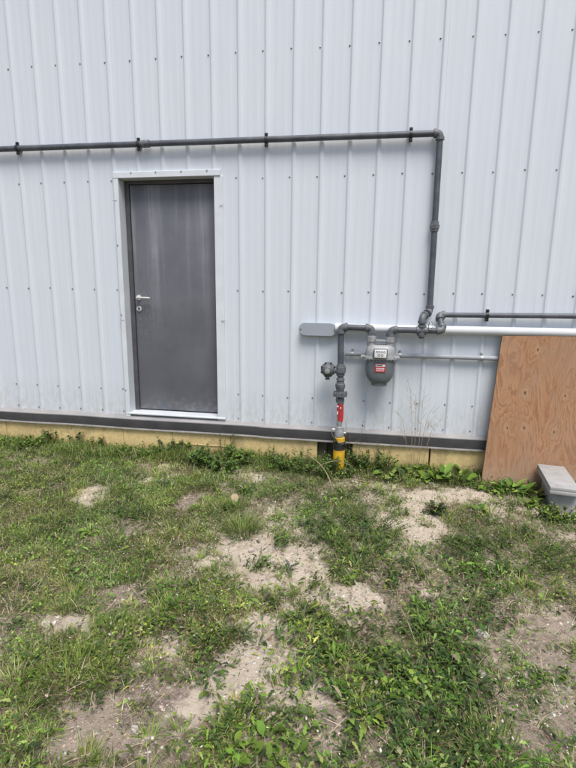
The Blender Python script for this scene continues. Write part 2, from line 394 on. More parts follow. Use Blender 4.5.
def axis_coords(lo, hi, step, far):
    mid = np.arange(lo, hi + 1e-6, step); out = []; d = step * 3; x = hi
    while x < far: x += d; d *= 1.5; out.append(x)
    left = []; d = step * 3; x = lo
    while x > -far: x -= d; d *= 1.5; left.append(x)
    return np.concatenate([np.array(left[::-1]), mid, np.array(out)])
gx = axis_coords(-3.6, 4.2, 0.02, 400); gy = axis_coords(-3.7, 0.16, 0.02, 400)
GX, GY = np.meshgrid(gx, gy); GZ = height(GX, GY)
nx_, ny_ = len(gx), len(gy)
gv = np.stack([GX.ravel(), GY.ravel(), GZ.ravel()], 1)
ii = (np.arange(ny_ - 1)[:, None] * nx_ + np.arange(nx_ - 1)[None, :]).ravel()
gq = np.stack([ii, ii + 1, ii + 1 + nx_, ii + nx_], 1)

def np_mesh(name, v, q, col=None, attr='tint', smooth=False):
    me = bpy.data.meshes.new(name)
    me.vertices.add(len(v)); me.vertices.foreach_set('co', np.ascontiguousarray(v, np.float32).ravel())
    me.loops.add(len(q) * 4); me.loops.foreach_set('vertex_index', np.ascontiguousarray(q, np.int32).ravel())
    me.polygons.add(len(q)); me.polygons.foreach_set('loop_start', np.arange(len(q), dtype=np.int32) * 4)
    if smooth: me.polygons.foreach_set('use_smooth', np.ones(len(q), bool))
    if col is not None:
        a = me.color_attributes.new(attr, 'FLOAT_COLOR', 'POINT')
        a.data.foreach_set('color', np.concatenate([col, np.ones((len(col), 1))], 1).astype(np.float32).ravel())
    me.update(calc_edges=True); me.validate(); return me

bt, bs = bare(gv[:, 0], gv[:, 1])
inside = np.exp(-(np.maximum(np.abs(gv[:, 0] - .4) - 3.5, 0) / 1.0) ** 2) * np.exp(-(np.maximum(-gv[:, 1] - 3.6, 0) / 1.0) ** 2)
soil = np.stack([np.clip(bs, 0, 1) * inside, np.clip(bt - bs, 0, 1) * inside, np.zeros_like(bt)], 1)
g_o = link('ground', np_mesh('ground', gv, gq, soil, 'soil', True), M['soil']); tag(g_o, kind='structure', label='sandy weedy ground in front of the white metal wall')

# ------------------------------------------------------------------ the building
S = 0.2286
def rib_x(i): return (i - 10) * S + 0.034
WX0, WX1 = rib_x(-12) + S / 2, rib_x(28) + S / 2       # ends of the long wall
WTOP, WDEP = 5.0, 9.0
SB = 0.352                                              # bottom edge of the siding
DOX0, DOX1, DOZ0, DOZ1 = -1.297, -0.424, 0.40, 2.512     # clear door opening
b = empty('metal_building', (0.5, 0, 0), 'white ribbed metal building wall with grey door and cream foundation', 'building')

def profile(x0, x1):
    """(x, y) polyline of the ribbed sheet from x0 to x1"""
    pts = []
    i0 = int(math.floor((x0 - 0.034) / S + 10)) - 1; i1 = int(math.ceil((x1 - 0.034) / S + 10)) + 1
    for i in range(i0, i1 + 1):
        c = rib_x(i)
        for dx, y in ((-.026, 0), (-.0225, -.0010), (-.011, -.0108), (-.0075, -.0117), (.0075, -.0117), (.011, -.0108), (.0225, -.0010), (.026, 0)): pts.append((c + dx, y))
        for m in (0.352, 0.648):                         # two shallow stiffening beads between ribs
            for dx, y in ((-.012, 0), (-.006, -.0005), (.006, -.0005), (.012, 0)): pts.append((c + S * m + dx, y))
    def yat(x):
        for (ax, ay), (bx_, by) in zip(pts, pts[1:]):
            if ax <= x <= bx_: return ay + (by - ay) * (x - ax) / max(bx_ - ax, 1e-9)
        return 0
    return [(x0, yat(x0))] + [p for p in pts if x0 + 1e-5 < p[0] < x1 - 1e-5] + [(x1, yat(x1))]

def sheet(mb, x0, x1, z0, z1, dy=0.0, wob=0.0):
    pr = profile(x0, x1); n = len(pr)
    zs = [z0] + [z for z in np.arange(0.4, WTOP, 0.6) if z0 + .05 < z < z1 - .05] + [z1]
    vs = [];
    for z in zs: vs += [(x, y + dy, z) for x, y in pr]
    if wob:                                              # hand-cut lower edge
        for k in range(n): vs[k] = (vs[k][0], vs[k][1], vs[k][2] + wob * (vnoise(vs[k][0], 3.3, 9, 2) - .5))
    fs = [(r * n + k, r * n + k + 1, (r + 1) * n + k + 1, (r + 1) * n + k) for r in range(len(zs) - 1) for k in range(n - 1)]
    mb.add(vs, fs)

edges = [rib_x(i) + 0.0245 for i in range(-12, 29, 4)]
for k in range(len(edges) - 1):
    x0, x1 = edges[k], edges[k + 1] + 0.006             # each sheet laps a little way under the next
    if k == len(edges) - 2: x1 = WX1
    dy = -0.0012 * (k % 2)
    mb = MB()
    if x1 < DOX0 - .02 or x0 > DOX1 + .02: sheet(mb, x0, x1, SB, WTOP, dy, 0.006)
    else:
        if x0 < DOX0 - .03: sheet(mb, x0, DOX0 - .03, SB, WTOP, dy, 0.006)
        sheet(mb, max(x0, DOX0 - .03), min(x1, DOX1 + .03), DOZ1 + .03, WTOP, dy)
        if x1 > DOX1 + .03: sheet(mb, DOX1 + .03, x1, SB, WTOP, dy, 0.006)
    mb.build('siding_panel', M['siding'], b, 25)

# screws: five rows, one beside each rib
mb = MB()
for z in (3.447, 2.4976, 1.56, 0.62, 0.40, 4.4):
    for i in range(-12, 28):
        x = (i - 10) * S + random.uniform(-.003, .003); zz = z + random.uniform(-.006, .006)
        if DOX0 - .06 < x < DOX1 + .10 and zz < DOZ1 + .06: continue
        mb.lathe((x, -0.0005, zz), (0, -1, 0), [(0, .0078), (.0018, .0078), (.0024, .005), (.006, .0047), (.007, .003)], 8)
tag(mb.build('screws', M['screw'], b), kind='stuff')

# structural core, roof and side walls behind the sheet
mb = MB(); mb.box(WX0 + .02, DOX0 - .06, 0.02, .16, .30, WTOP); mb.box(DOX1 + .06, WX1 - .02, 0.02, .16, .30, WTOP); mb.box(DOX0 - .06, DOX1 + .06, 0.02, .16, DOZ1 + .06, WTOP)
mb.build('wall_core', M['core'], b)
mb = MB(); mb.box(WX0, WX0 + .1, .16, WDEP, 0, WTOP); mb.box(WX1 - .1, WX1, .16, WDEP, 0, WTOP); mb.box(WX0 + .1, WX1 - .1, WDEP - .1, WDEP, 0, WTOP)
mb.box(WX0 + .1, WX1 - .1, .16, WDEP - .1, -.05, .3)
mb.build('rear_wall', M['core'], b)
mb = MB(); mb.add([(WX0 - .2, -.25, WTOP - .02), (WX1 + .2, -.25, WTOP - .02), (WX1 + .2, WDEP / 2, WTOP + 1.2), (WX0 - .2, WDEP / 2, WTOP + 1.2), (WX1 + .2, WDEP + .25, WTOP - .02), (WX0 - .2, WDEP + .25, WTOP - .02)],
    [(0, 1, 2, 3), (3, 2, 4, 5)]); mb.build('roof', M['roof'], b, 0)

# foundation boards, with the dark gap behind the gas riser
bx = [WX0, -3.9, -2.66, -1.93, -1.38, -.88, -0.30, 0.515]
segs = list(zip(bx, bx[1:])) + [(0.83, 1.497), (1.509, 2.72), (2.724, 3.94), (3.944, WX1)]
for x0, x1 in segs:
    f = MB(); f.box(x0 + .0015, x1 - .0015, -0.030 + random.uniform(0, .006), .10, -.25, .30, .003, 1).build('foundation_board', M['found'], b)
MB().box(.50, .86, .055, .2, -.25, .30).build('foundation_recess', M['post'], b)
MB().box(.518, .60, .012, .054, -.2, .262, .004, 1).build('timber_post', M['post'], b)
MB().box(.775, .828, .016, .054, -.2, .258, .004, 1).build('timber_post', M['post'], b)
# crooked strip along one foundation board
MB().box(-.86, -.32, -.036, -.029, .118, .128, .002, 1).build('board_batten', M['found'], b)

# base flashing: dusty ledge, charcoal face, pale lip; lapped lengths
cuts = [WX0, -4.2, -1.42, -.02, .735, 3.1, WX1]
for k, (x0, x1) in enumerate(zip(cuts, cuts[1:])):
    dy = -.0016 * (k % 2); x1e = x1 + (.04 if k < len(cuts) - 2 else 0)
    dz0 = random.uniform(-.003, .003); dz1 = random.uniform(-.003, .003)
    def strip(pr, x0=x0, x1=x1e, dy=dy):
        n = len(pr); N = 14; vs = []
        for j in range(N + 1):
            t = j / N; x = x0 + (x1 - x0) * t
            w = (vnoise(x, 1.7, 3, 1) - .5) * .008; wy = (vnoise(x, 7.7, 4, 3) - .5) * .006
            vs += [(x, y + dy + wy * (1 if y < -.02 else 0), z + dz0 * (1 - t) + dz1 * t + w) for y, z in pr]
        return vs, [(j * n + q, j * n + q + 1, (j + 1) * n + q + 1, (j + 1) * n + q) for j in range(N) for q in range(n - 1)]
    fl = MB(); fl.add(*strip([(-.042, .3465), (-.0465, .342), (-.044, .262), (-.040, .252)])); fo = fl.build('base_flashing', M['flash'], b, 25)
    fl = MB(); fl.add(*strip([(.018, .388), (-.002, .370), (-.0425, .3475), (-.0475, .3435), (-.0472, .336)])); fl.build('flashing_ledge', M['ledge'], fo, 20)
    fl = MB(); fl.add(*strip([(-.040, .2535), (-.054, .247), (-.0555, .241), (-.040, .239), (.02, .239)])); fl.build('flashing_lip', M['lip'], fo, 20)

# door surround
t = MB(); t.box(DOX0 - .044, DOX0, -.026, .115, DOZ0 - .045, DOZ1 + .002, .003, 1).build('door_trim', M['trim'], b)
t = MB(); t.box(DOX1, DOX1 + .076, -.020, .115, DOZ0 - .03, DOZ1 + .002, .003, 1).build('door_trim', M['trim'], b)
t = MB(); t.box(DOX0 - .048, DOX1 + .060, -.028, .115, DOZ1 + .003, DOZ1 + .054, .003, 1).build('door_trim', M['trim'], b)
t = MB(); t.box(DOX0 - .03, DOX1 + .076, -.030, .13, DOZ0 - .018, DOZ0 - .001, .004, 1).build('door_sill', M['trim'], b)
# small cut tabs on the trim
mb = MB()
for x0, x1, z in ((DOX0 - .062, DOX0 - .02, 2.33), (DOX1 + .05, DOX1 + .09, 2.28), (DOX1 + .05, DOX1 + .09, 1.30), (DOX0 - .062, DOX0 - .01, 1.28)):
    mb.box(x0, x1, -.0285, -.0245, z - .0012, z + .0012)
for x, z in ( (DOX0 - .034, 1.33), (DOX0 - .034, 1.95), (-1.17, DOZ1 + .045), (-.94, DOZ1 + .045), (-.71, DOZ1 + .045), (-.48, DOZ1 + .045), (DOX0 - .034, .62)):
    mb.lathe((x, -.0275, z), (0, -1, 0), [(0, .008), (.002, .008), (.0025, .0055), (.006, .005)], 8)
tag(mb.build('trim_fixings', M['conduit'], b), kind='stuff')
f = MB(); f.box(DOX0 + .001, DOX0 + .042, .082, .15, DOZ0, DOZ1, .003, 1); f.box(DOX1 - .012, DOX1 - .001, .082, .15, DOZ0, DOZ1, .003, 1); f.box(DOX0 + .042, DOX1 - .012, .082, .15, DOZ1 - .028, DOZ1 + .002, .003, 1)
f.build('door_frame', M['doorframe'], b)
door = MB(); door.box(DOX0 + .046, DOX1 - .016, .098, .145, DOZ0 + .012, DOZ1 - .033, .003, 2); door = door.build('door', M['door'], b)
door['label'] = 'dark grey streaked metal door'
HX, HZ, HY = -1.213, 1.484, .098
h = MB(); h.lathe((HX, HY, HZ), (0, -1, 0), [(0, .026), (.006, .026), (.009, .024), (.010, .012), (.045, .010), (.047, .002)], 28)
h.tube([(HX, HY - .045, HZ), (HX + .012, HY - .052, HZ), (HX + .03, HY - .054, HZ), (HX + .09, HY - .054, HZ + .001), (HX + .125, HY - .052, HZ - .001), (HX + .13, HY - .045, HZ - .001)], [.009, .0095, .0092, .0088, .0082, .006], 14)
h.build('door_handle', M['steel'], door)
e = MB(); e.lathe((HX, HY, HZ - .104), (0, -1, 0), [(0, .026), (.006, .026), (.010, .0235), (.0105, .001)], 28); e.build('lock_escutcheon', M['steel'], door)
e = MB(); e.lathe((HX, HY - .0105, HZ - .098), (0, -1, 0), [(0, .0085), (.002, .0085), (.0022, .001)], 14); e.box(HX - .005, HX + .005, HY - .0126, HY - .0106, HZ - .121, HZ - .100)
e.build('keyhole', M['hole'], door)
for z in (2.27, 1.72, .68):
    e = MB(); e.lathe((DOX1 - .010, .086, z - .05), (0, 0, 1), [(0, .007), (.033, .007), (.0335, .0078), (.066, .0078), (.0665, .007), (.1, .007)], 12); e.build('hinge', M['doorframe'], door)

# ------------------------------------------------------------------ pipework
UP = Vector((0, 0, 1)); RT = Vector((1, 0, 0)); BK = Vector((0, 1, 0))
Yw, Ym = -0.050, -0.16
def strap(x, z, parent, y=Yw, r=.024, mat='strap'):
    m = MB()
    m.lathe((x - .011, y, z), (1, 0, 0), [(0, r + .001), (0, r + .006), (.022, r + .006), (.022, r + .001)], 24)
    m.box(x - .013, x + .013, y - .009, y + .009, z + r + .003, z + r + .026, .002, 1)
    m.box(x - .013, x + .013, y - .009, y + .009, z - r - .03, z - r - .003, .002, 1)
    m.box(x - .011, x + .011, y + r, .004, z - .011, z + .011)
    m.lathe((x, y - .009, z + r + .014), (0, -1, 0), [(0, .008), (.006, .008), (.007, .004)], 6)
    m.lathe((x, y - .009, z - r - .017), (0, -1, 0), [(0, .008), (.006, .008), (.007, .004)], 6)
    m.build('pipe_strap', M[mat], parent)

# long run over the door, down to the tee by the meter
gp = empty('gas_pipe', (1.41, Yw, 1.27), 'long dark grey gas pipe above the door, turning down to the meter', 'pipe')
ZT = 2.775; r = .024; XV = 1.407
m = MB(); m.tube([(WX0 + .3, Yw, ZT + .012), (-1.02, Yw, ZT + .003)], r); m.build('pipe_length', M['pipe'], gp)
m = MB(); m.tube([(-1.00, Yw, ZT + .003), (XV - .03, Yw, ZT - .003)], r); m.build('pipe_length', M['pipe'], gp)
m = MB(); m.lathe((-1.045, Yw, ZT + .003), RT, [(0, r), (.002, r + .006), (.028, r + .007), (.03, r + .004), (.04, r + .004), (.042, r + .007), (.068, r + .006), (.07, r)], 24); m.build('coupling', M['fitting'], gp)
m = MB(); m.elbow((XV, Yw, ZT - .003), RT, -UP, r); m.build('elbow', M['fitting'], gp)
m = MB(); m.tube([(XV, Yw, ZT - .035), (XV + .005, Yw, 2.09)], r); m.build('pipe_length', M['pipe'], gp)
m = MB(); m.tube([(XV + .005, Yw, 2.09), (XV + .011, Yw, 1.42)], r); m.build('pipe_length', M['pipe'], gp)
m = MB(); m.lathe((XV + .005, Yw, 2.045), UP, [(0, r), (.002, r + .007), (.02, r + .008), (.022, r + .013), (.052, r + .014), (.055, r + .008), (.078, r + .007), (.08, r)], 8); m.build('union', M['fitting'], gp)
A1 = Vector((XV + .011, Yw, 1.415)); A2 = Vector((1.352, Ym, 1.372)); A3 = Vector((1.354, Ym, 1.266))
d12 = (A2 - A1).normalized()
m = MB(); m.elbow(A1, -UP, d12, r); m.build('elbow', M['fitting'], gp)
m = MB(); m.elbow(A2, d12, -UP, r); m.build('elbow', M['fitting'], gp)
m = MB(); m.tube([A2 - UP * .03, A3], r); m.build('pipe_length', M['pipe'], gp)
for x, dz in ((-2.228, .009), (-1.075, .003), (.038, 0), (1.187, -.003), (-3.4, .012)): strap(x, ZT + dz, gp)

# branch that leaves the tee and runs right along the wall
rp = empty('gas_pipe', (1.6, Yw, 1.266), 'dark grey gas pipe running right from the meter tee, above the white pipe', 'pipe')
r2 = .021
B0 = Vector((1.39, Ym, 1.266)); B1 = Vector((1.520, Ym, 1.268)); B2 = Vector((1.492, Yw, 1.388)); B3 = Vector((WX1 - .4, Yw, 1.418))
m = MB(); m.tube([B0, B1 - RT * .03], r); m.build('pipe_length', M['pipe'], rp)
dB = (B2 - B1).normalized()
m = MB(); m.elbow(B1, RT, dB, r); m.build('elbow', M['fitting'], rp)
m = MB(); m.tube([B1 + dB * .03, B2 - dB * .03], r); m.build('pipe_length', M['pipe'], rp)
m = MB(); m.elbow(B2, dB, (B3 - B2).normalized(), r); m.build('elbow', M['fitting'], rp)
m = MB(); m.tube([B2 + RT * .03, B3], r2); m.build('pipe_length', M['pipe'], rp)
strap(1.87, 1.3945, rp, r=r2); strap(3.2, 1.407, rp, r=r2)

# ------------------------------------------------------------------ gas meter
MX = 1.032
gm = empty('gas_meter', (MX, Ym, .81), 'grey gas meter with round white dial and red label on the metal wall', 'gas meter')
def loft(mb, rows, cx, cy, seg=40, p=2.6, cap=True):
    vs = []
    for z, hw, hd in rows:
        for k in range(seg):
            a = 2 * math.pi * k / seg; c, s_ = math.cos(a), math.sin(a)
            vs.append((cx + hw * math.copysign(abs(c) ** (2 / p), c), cy + hd * math.copysign(abs(s_) ** (2 / p), s_), z))
    n = len(rows)
    fs = [(i * seg + k, i * seg + (k + 1) % seg, (i + 1) * seg + (k + 1) % seg, (i + 1) * seg + k) for i in range(n - 1) for k in range(seg)]
    if cap: fs += [tuple(range(seg - 1, -1, -1)), tuple(range((n - 1) * seg, n * seg))]
    mb.add(vs, fs)
m = MB(); loft(m, [(.800, .058, .052), (.804, .065, .06), (.830, .067, .064), (.834, .078, .072), (.856, .096, .084), (.885, .111, .092), (.925, .118, .096), (.99, .119, .097), (1.028, .119, .097)], MX + .002, Ym, p=3.0); m.build('meter_bowl', M['meter_bowl'], gm)
m = MB(); loft(m, [(1.026, .112, .098), (1.030, .142, .106), (1.046, .142, .106), (1.05, .122, .100)], MX, Ym, p=3.6)
for sx in (-1, 1):
    m.box(MX + sx * .140 - .018, MX + sx * .140 + .018, Ym - .05, Ym + .05, 1.028, 1.05, .006, 2)
for k in range(9): m.lathe((MX - .112 + .028 * k, Ym - .098 + .012 * (abs(k - 4) / 4) ** 2, 1.018), UP, [(0, .004), (.004, .0065), (.036, .0065), (.039, .004)], 6)
m.build('flange', M['meter_top'], gm)
m = MB(); loft(m, [(1.048, .120, .096), (1.085, .120, .094), (1.112, .114, .088), (1.132, .098, .074), (1.140, .086, .06)], MX, Ym, p=3.0)
mt = m.build('upper_case', M['meter_top'], gm)
m = MB(); m.box(MX - .055, MX + .055, Ym - .128, Ym - .07, 1.043, 1.122, .018, 4); m.build('index_housing', M['meter_top'], gm)
m = MB(); m.box(MX - .053, MX + .055, Ym - .1315, Ym - .1275, 1.0445, 1.1205, .0015, 1); m.build('dial_rim', M['ink'], gm)
m = MB(); m.box(MX - .047, MX + .049, Ym - .135, Ym - .130, 1.0495, 1.1155, .0024, 2); dial = m.build('dial', M['dialwhite'], gm)
m = MB()
for k in range(4):
    cx_ = MX - .030 + .0205 * k
    m.tube([(cx_ + .0078 * math.cos(q), Ym - .1353, 1.096 + .0078 * math.sin(q)) for q in np.linspace(0, 2 * math.pi, 19)], .0014, 5)
    a = (0.6, 2.2, 3.9, 5.2)[k]
    m.tube([(cx_, Ym - .1358, 1.096), (cx_ + .006 * math.cos(a), Ym - .1358, 1.096 + .006 * math.sin(a))], .0012, 6)
for k in range(2):
    cx_ = MX - .012 + .026 * k
    m.tube([(cx_ + .0090 * math.cos(q), Ym - .1353, 1.070 + .0090 * math.sin(q)) for q in np.linspace(0, 2 * math.pi, 19)], .0015, 5)
    a = (1.2, 4.4)[k]
    m.tube([(cx_, Ym - .1358, 1.070), (cx_ + .007 * math.cos(a), Ym - .1358, 1.070 + .007 * math.sin(a))], .0013, 6)
m.build('dial_marks', M['ink'], dial)
m = MB(); m.box(MX - .036, MX + .045, Ym - .1005, Ym - .096, .926, .994, .001, 1); lab = m.build('red_label', M['red'], gm)
m = MB()
m.box(MX - .033, MX + .042, Ym - .1018, Ym - .1004, .974, .990); m.box(MX - .028, MX + .036, Ym - .1018, Ym - .1004, .936, .941)
for k in range(6): m.box(MX - .026 + .011 * k, MX - .019 + .011 * k, Ym - .1018, Ym - .1004, .950, .962)
m.build('label_print', M['dialwhite'], lab)
m = MB(); m.box(MX - .03, MX + .022, Ym - .1024, Ym - .1017, .979, .986); m.build('label_print_dark', M['ink'], lab)
def swivel(x):
    q = MB(); q.lathe((x, Ym, 1.132), UP, [(0, .034), (.012, .036), (.014, .031), (.032, .031), (.034, .040), (.075, .040), (.078, .031), (.10, .028)], 8); return q
for x in (.955, 1.108): swivel(x).build('swivel_nut', M['zinc'], gm)
m = MB(); m.box(.99, 1.075, Ym - .02, Ym + .02, 1.165, 1.183, .004, 2); m.build('meter_bar', M['zinc'], gm)
# inlet / outlet piping
RX = .708
inl = empty('gas_inlet_pipe', (RX, Ym, 0), 'dark grey gas riser with regulator, red tag and yellow sleeve at its foot', 'gas riser')
zi = 1.277
m = MB(); m.elbow((RX - .006, Ym, zi), UP, RT, .026); m.build('elbow', M['fitting'], inl)
m = MB(); m.tube([(RX + .02, Ym, zi), (.935, Ym, zi - .001)], .025); m.build('pipe_length', M['pipe'], inl)
m = MB(); m.elbow((.955, Ym, zi - .001), RT, -UP, .025); m.build('elbow', M['fitting'], inl)
m = MB(); m.tube([(.955, Ym, 1.25), (.955, Ym, 1.20)], .025); m.build('pipe_length', M['zinc'], inl)
m = MB(); m.tube([(RX - .006, Ym, zi - .03), (RX + .002, Ym, .95)], .026); m.build('pipe_length', M['pipe'], inl)
m = MB(); m.lathe((RX + .003, Ym, .862), UP, [(0, .024), (.006, .034), (.03, .036), (.034, .044), (.082, .044), (.086, .036), (.10, .035), (.104, .026)], 20)
m.lathe((RX - .01, Ym, .915), -RT, [(0, .03), (.05, .03)], 16); m.build('regulator_body', M['fitting'], inl)
m = MB(); m.lathe((RX + .004, Ym, .722), UP, [(0, .03), (.03, .036), (.05, .043), (.075, .041), (.08, .034), (.10, .031), (.106, .036), (.122, .034), (.124, .026), (.145, .024)], 20); m.build('reducer', M['fitting'], inl)
m = MB(); m.lathe((RX + .006, Ym, .676), UP, [(0, .028), (.002, .038), (.016, .040), (.018, .058), (.044, .058), (.046, .036), (.056, .034)], 8)
for k in range(8):
    a = math.pi / 8 + k * math.pi / 4; m.lathe((RX + .006 + .054 * math.cos(a), Ym + .054 * math.sin(a), .688), UP, [(0, .009), (.04, .009)], 6)
m.lathe((RX + .006, Ym, .632), UP, [(0, .025), (.002, .036), (.04, .036), (.044, .026)], 6)
m.build('stop_valve', M['fitting'], inl)
m = MB(); m.tube([(RX + .006, Ym, .64), (RX + .008, Ym, .30)], .0245); m.build('riser_pipe', M['zinc'], inl)
m = MB()      # red tag wrapped round the riser
vs = []; N = 10
for j, z in enumerate((.624, .60, .55, .495, .474)):
    for k in range(N + 1):
        a = R(-160 + 230 * k / N); rr = .0275 + .002 * math.sin(k * 1.7 + j)
        vs.append((RX + .010 + rr * math.cos(a), Ym + rr * math.sin(a), z + (.006 * math.sin(k * .9) if j in (0, 4) else 0)))
m.add(vs, [(j * (N + 1) + k, j * (N + 1) + k + 1, (j + 1) * (N + 1) + k + 1, (j + 1) * (N + 1) + k) for j in range(4) for k in range(N)])
rt = m.build('red_tag', M['red'], inl)
m = MB(); m.box(RX - .014, RX - .006, Ym - .0305, Ym - .0275, .535, .56); m.box(RX + .012, RX + .020, Ym - .0312, Ym - .0275, .585, .60); m.box(RX - .016, RX - .004, Ym - .030, Ym - .026, .598, .612); m.build('tag_print', M['dialwhite'], rt)['kind'] = 'stuff'
m = MB(); m.lathe((RX + .009, Ym, .330), UP, [(0, .03), (.002, .042), (.05, .043), (.06, .039), (.088, .038), (.092, .026)], 16)
m.box(RX - .055, RX - .01, Ym - .02, Ym + .02, .372, .402, .004, 1); m.box(RX + .04, RX + .068, Ym - .015, Ym + .015, .355, .375, .004, 1); m.build('riser_collar', M['zinc'], inl)
m = MB(); m.lathe((RX + .012, Ym, -.10), UP, [(0, .05), (.30, .051), (.425, .047), (.432, .03)], 24); m.build('yellow_sleeve', M['yellow'], inl)
m = MB(); m.lathe((RX + .011, Ym, .218), UP, [(0, .0525), (.004, .055), (.022, .0535), (.03, .056), (.055, .054), (.068, .0555), (.074, .0505)], 24)
m.tube([(RX + .0, Ym - .05, .285), (RX - .02, Ym - .058, .32), (RX - .045, Ym - .05, .345), (RX - .055, Ym - .03, .37)], .008, 8)
m.tube([(RX + .03, Ym - .05, .27), (RX + .055, Ym - .045, .285), (RX + .062, Ym - .03, .27)], .009, 8); m.build('black_tape_wrap', M['black'], inl)
# regulator: flat round casing with bolts round its rim
QX, QZ = .606, .917
reg = MB(); reg.lathe((QX, Ym + .05, QZ), (0, -1, 0), [(0, .022), (.004, .042), (.03, .050), (.05, .055), (.052, .062), (.066, .062), (.068, .055), (.09, .046), (.112, .034), (.116, .026), (.135, .025), (.138, .018)], 28)
rg = reg.build('regulator', M['fitting'], inl)
for k in range(8):
    a = R(22.5 + 45 * k); q = MB(); q.lathe((QX + .0585 * math.cos(a), Ym + .006, QZ + .0585 * math.sin(a)), (0, -1, 0), [(0, .009), (.034, .009), (.036, .006)], 6)
    q.build('bolt', M['strap'], rg)
q = MB(); q.lathe((QX - .004, Ym - .01, QZ - .052), -UP, [(0, .016), (.02, .016), (.022, .020), (.034, .020), (.036, .01)], 12); q.build('vent', M['fitting'], rg)
q = MB(); q.lathe((QX, Ym - .0885, QZ), (0, -1, 0), [(0, .022), (.002, .022), (.004, .002)], 18); q.build('cap', M['zinc'], rg)
out = empty('gas_outlet_pipe', (1.108, Ym, 1.2), 'short dark grey pipe from the meter outlet to the tee', 'pipe')
m = MB(); m.tube([(1.108, Ym, 1.20), (1.108, Ym, 1.24)], .025); m.build('pipe_length', M['zinc'], out)
m = MB(); m.elbow((1.108, Ym, 1.266), UP, RT, .025); m.build('elbow', M['fitting'], out)
m = MB(); m.tube([(1.135, Ym, 1.266), (1.33, Ym, 1.266)], .0245); m.build('pipe_length', M['pipe'], out)
m = MB(); m.lathe((1.312, Ym, 1.266), RT, [(0, r), (.002, r + .009), (.02, r + .010), (.022, r + .006), (.062, r + .006), (.064, r + .010), (.082, r + .009), (.084, r)], 20)
m.lathe((1.354, Ym, 1.28), -UP, [(0, r + .005), (.04, r + .006), (.042, r + .010), (.062, r + .009), (.064, .02), (.078, .019), (.08, .012)], 20)
m.lathe((1.354, Ym, 1.26), UP, [(0, r + .005), (.03, r + .006), (.034, r + .010), (.05, r + .009), (.052, r)], 20); m.build('tee', M['fitting'], out)
m = MB()      # wire lock looped beside the tee
m.tube([(1.418 + .016 * math.cos(a), Ym - .03 + .006 * math.sin(2 * a), 1.31 + .035 * math.sin(a)) for a in np.linspace(0, 6.0, 24)], .0035, 8); m.build('wire_seal', M['zinc'], out)

# ------------------------------------------------------------------ junction box, white pipe, conduit
jb = empty('junction_box', (.497, -.03, 1.187), 'blue-grey junction box with rounded ends, left of the gas riser', 'junction box')
def stadium(mb, x0, x1, z0, z1, y0, y1, rad, seg=8, bev=.004):
    pts = []
    for cx, cz, a0 in ((x1 - rad, z1 - rad, 0), (x0 + rad, z1 - rad, 90), (x0 + rad, z0 + rad, 180), (x1 - rad, z0 + rad, 270)):
        for k in range(seg + 1):
            a = R(a0 + 90 * k / seg); pts.append((cx + rad * math.cos(a), cz + rad * math.sin(a)))
    n = len(pts); cx, cz = (x0 + x1) / 2, (z0 + z1) / 2
    ring = lambda y, s_: [(cx + (x - cx) * (1 - s_ / (x1 - x0) * 2), y, cz + (z - cz) * (1 - s_ / (z1 - z0) * 2)) for x, z in pts]
    vs = ring(y1, 0) + ring(y0 + bev, 0) + ring(y0, bev)
    fs = [(i * n + k, (i + 1) * n + k, (i + 1) * n + (k + 1) % n, i * n + (k + 1) % n) for i in range(2) for k in range(n)] + [tuple(range(2 * n, 3 * n)), tuple(range(n - 1, -1, -1))]
    mb.add(vs, fs)
m = MB(); stadium(m, .342, .652, 1.193, 1.296, -.058, .002, .048); m.build('box_body', M['boxgrey'], jb)
m = MB(); stadium(m, .334, .660, 1.187, 1.302, -.066, -.0585, .054); lid = m.build('cover_plate', M['boxgrey'], jb)
for x in (.350, .645): m = MB(); m.lathe((x, -.066, 1.245), (0, -1, 0), [(0, .008), (.003, .008), (.004, .003)], 10); m.build('cover_screw', M['screw'], lid)
wp = empty('white_pipe', (1.6, -.055, 1.225), 'thick white plastic pipe running along the wall behind the gas pipes', 'pipe')
m = MB(); m.tube([(.648, -.05, 1.262), (1.6, -.05, 1.265), (WX1 - .3, -.05, 1.275)], .035, 28); m.build('pipe_length', M['white'], wp)
m = MB(); m.lathe((.646, -.05, 1.262), RT, [(0, .036), (.002, .040), (.05, .040), (.052, .036)], 28); m.build('pipe_socket', M['white'], wp)
m = MB(); m.lathe((3.0, -.05, 1.272), RT, [(0, .036), (0, .038), (.02, .038), (.02, .036)], 28); m.build('pipe_clip', M['conduit'], wp)
cd = empty('conduit', (1.3, -.035, 1.02), 'thin pale grey conduit behind the meter and plywood', 'conduit')
m = MB(); m.tube([(.742, -.04, 1.041), (1.3, -.04, 1.041), (2.9, -.04, 1.047)], .0195, 20); m.build('conduit_length', M['conduit'], cd)
m = MB(); m.lathe((.738, -.04, 1.041), RT, [(0, .012), (.001, .022), (.025, .022), (.027, .0195)], 20); m.build('end_cap', M['conduit'], cd)
for x in (.80, 1.20, 1.86):
    m = MB(); m.lathe((x - .008, -.04, 1.042), RT, [(0, .0195), (0, .0215), (.016, .0215), (.016, .0195)], 20); m.box(x - .008, x + .008, -.028, -.001, 1.060, 1.085, .002, 1); m.lathe((x, -.028, 1.075), (0, -1, 0), [(0, .005), (.004, .004)], 8); m.build('conduit_clip', M['zinc'], cd)

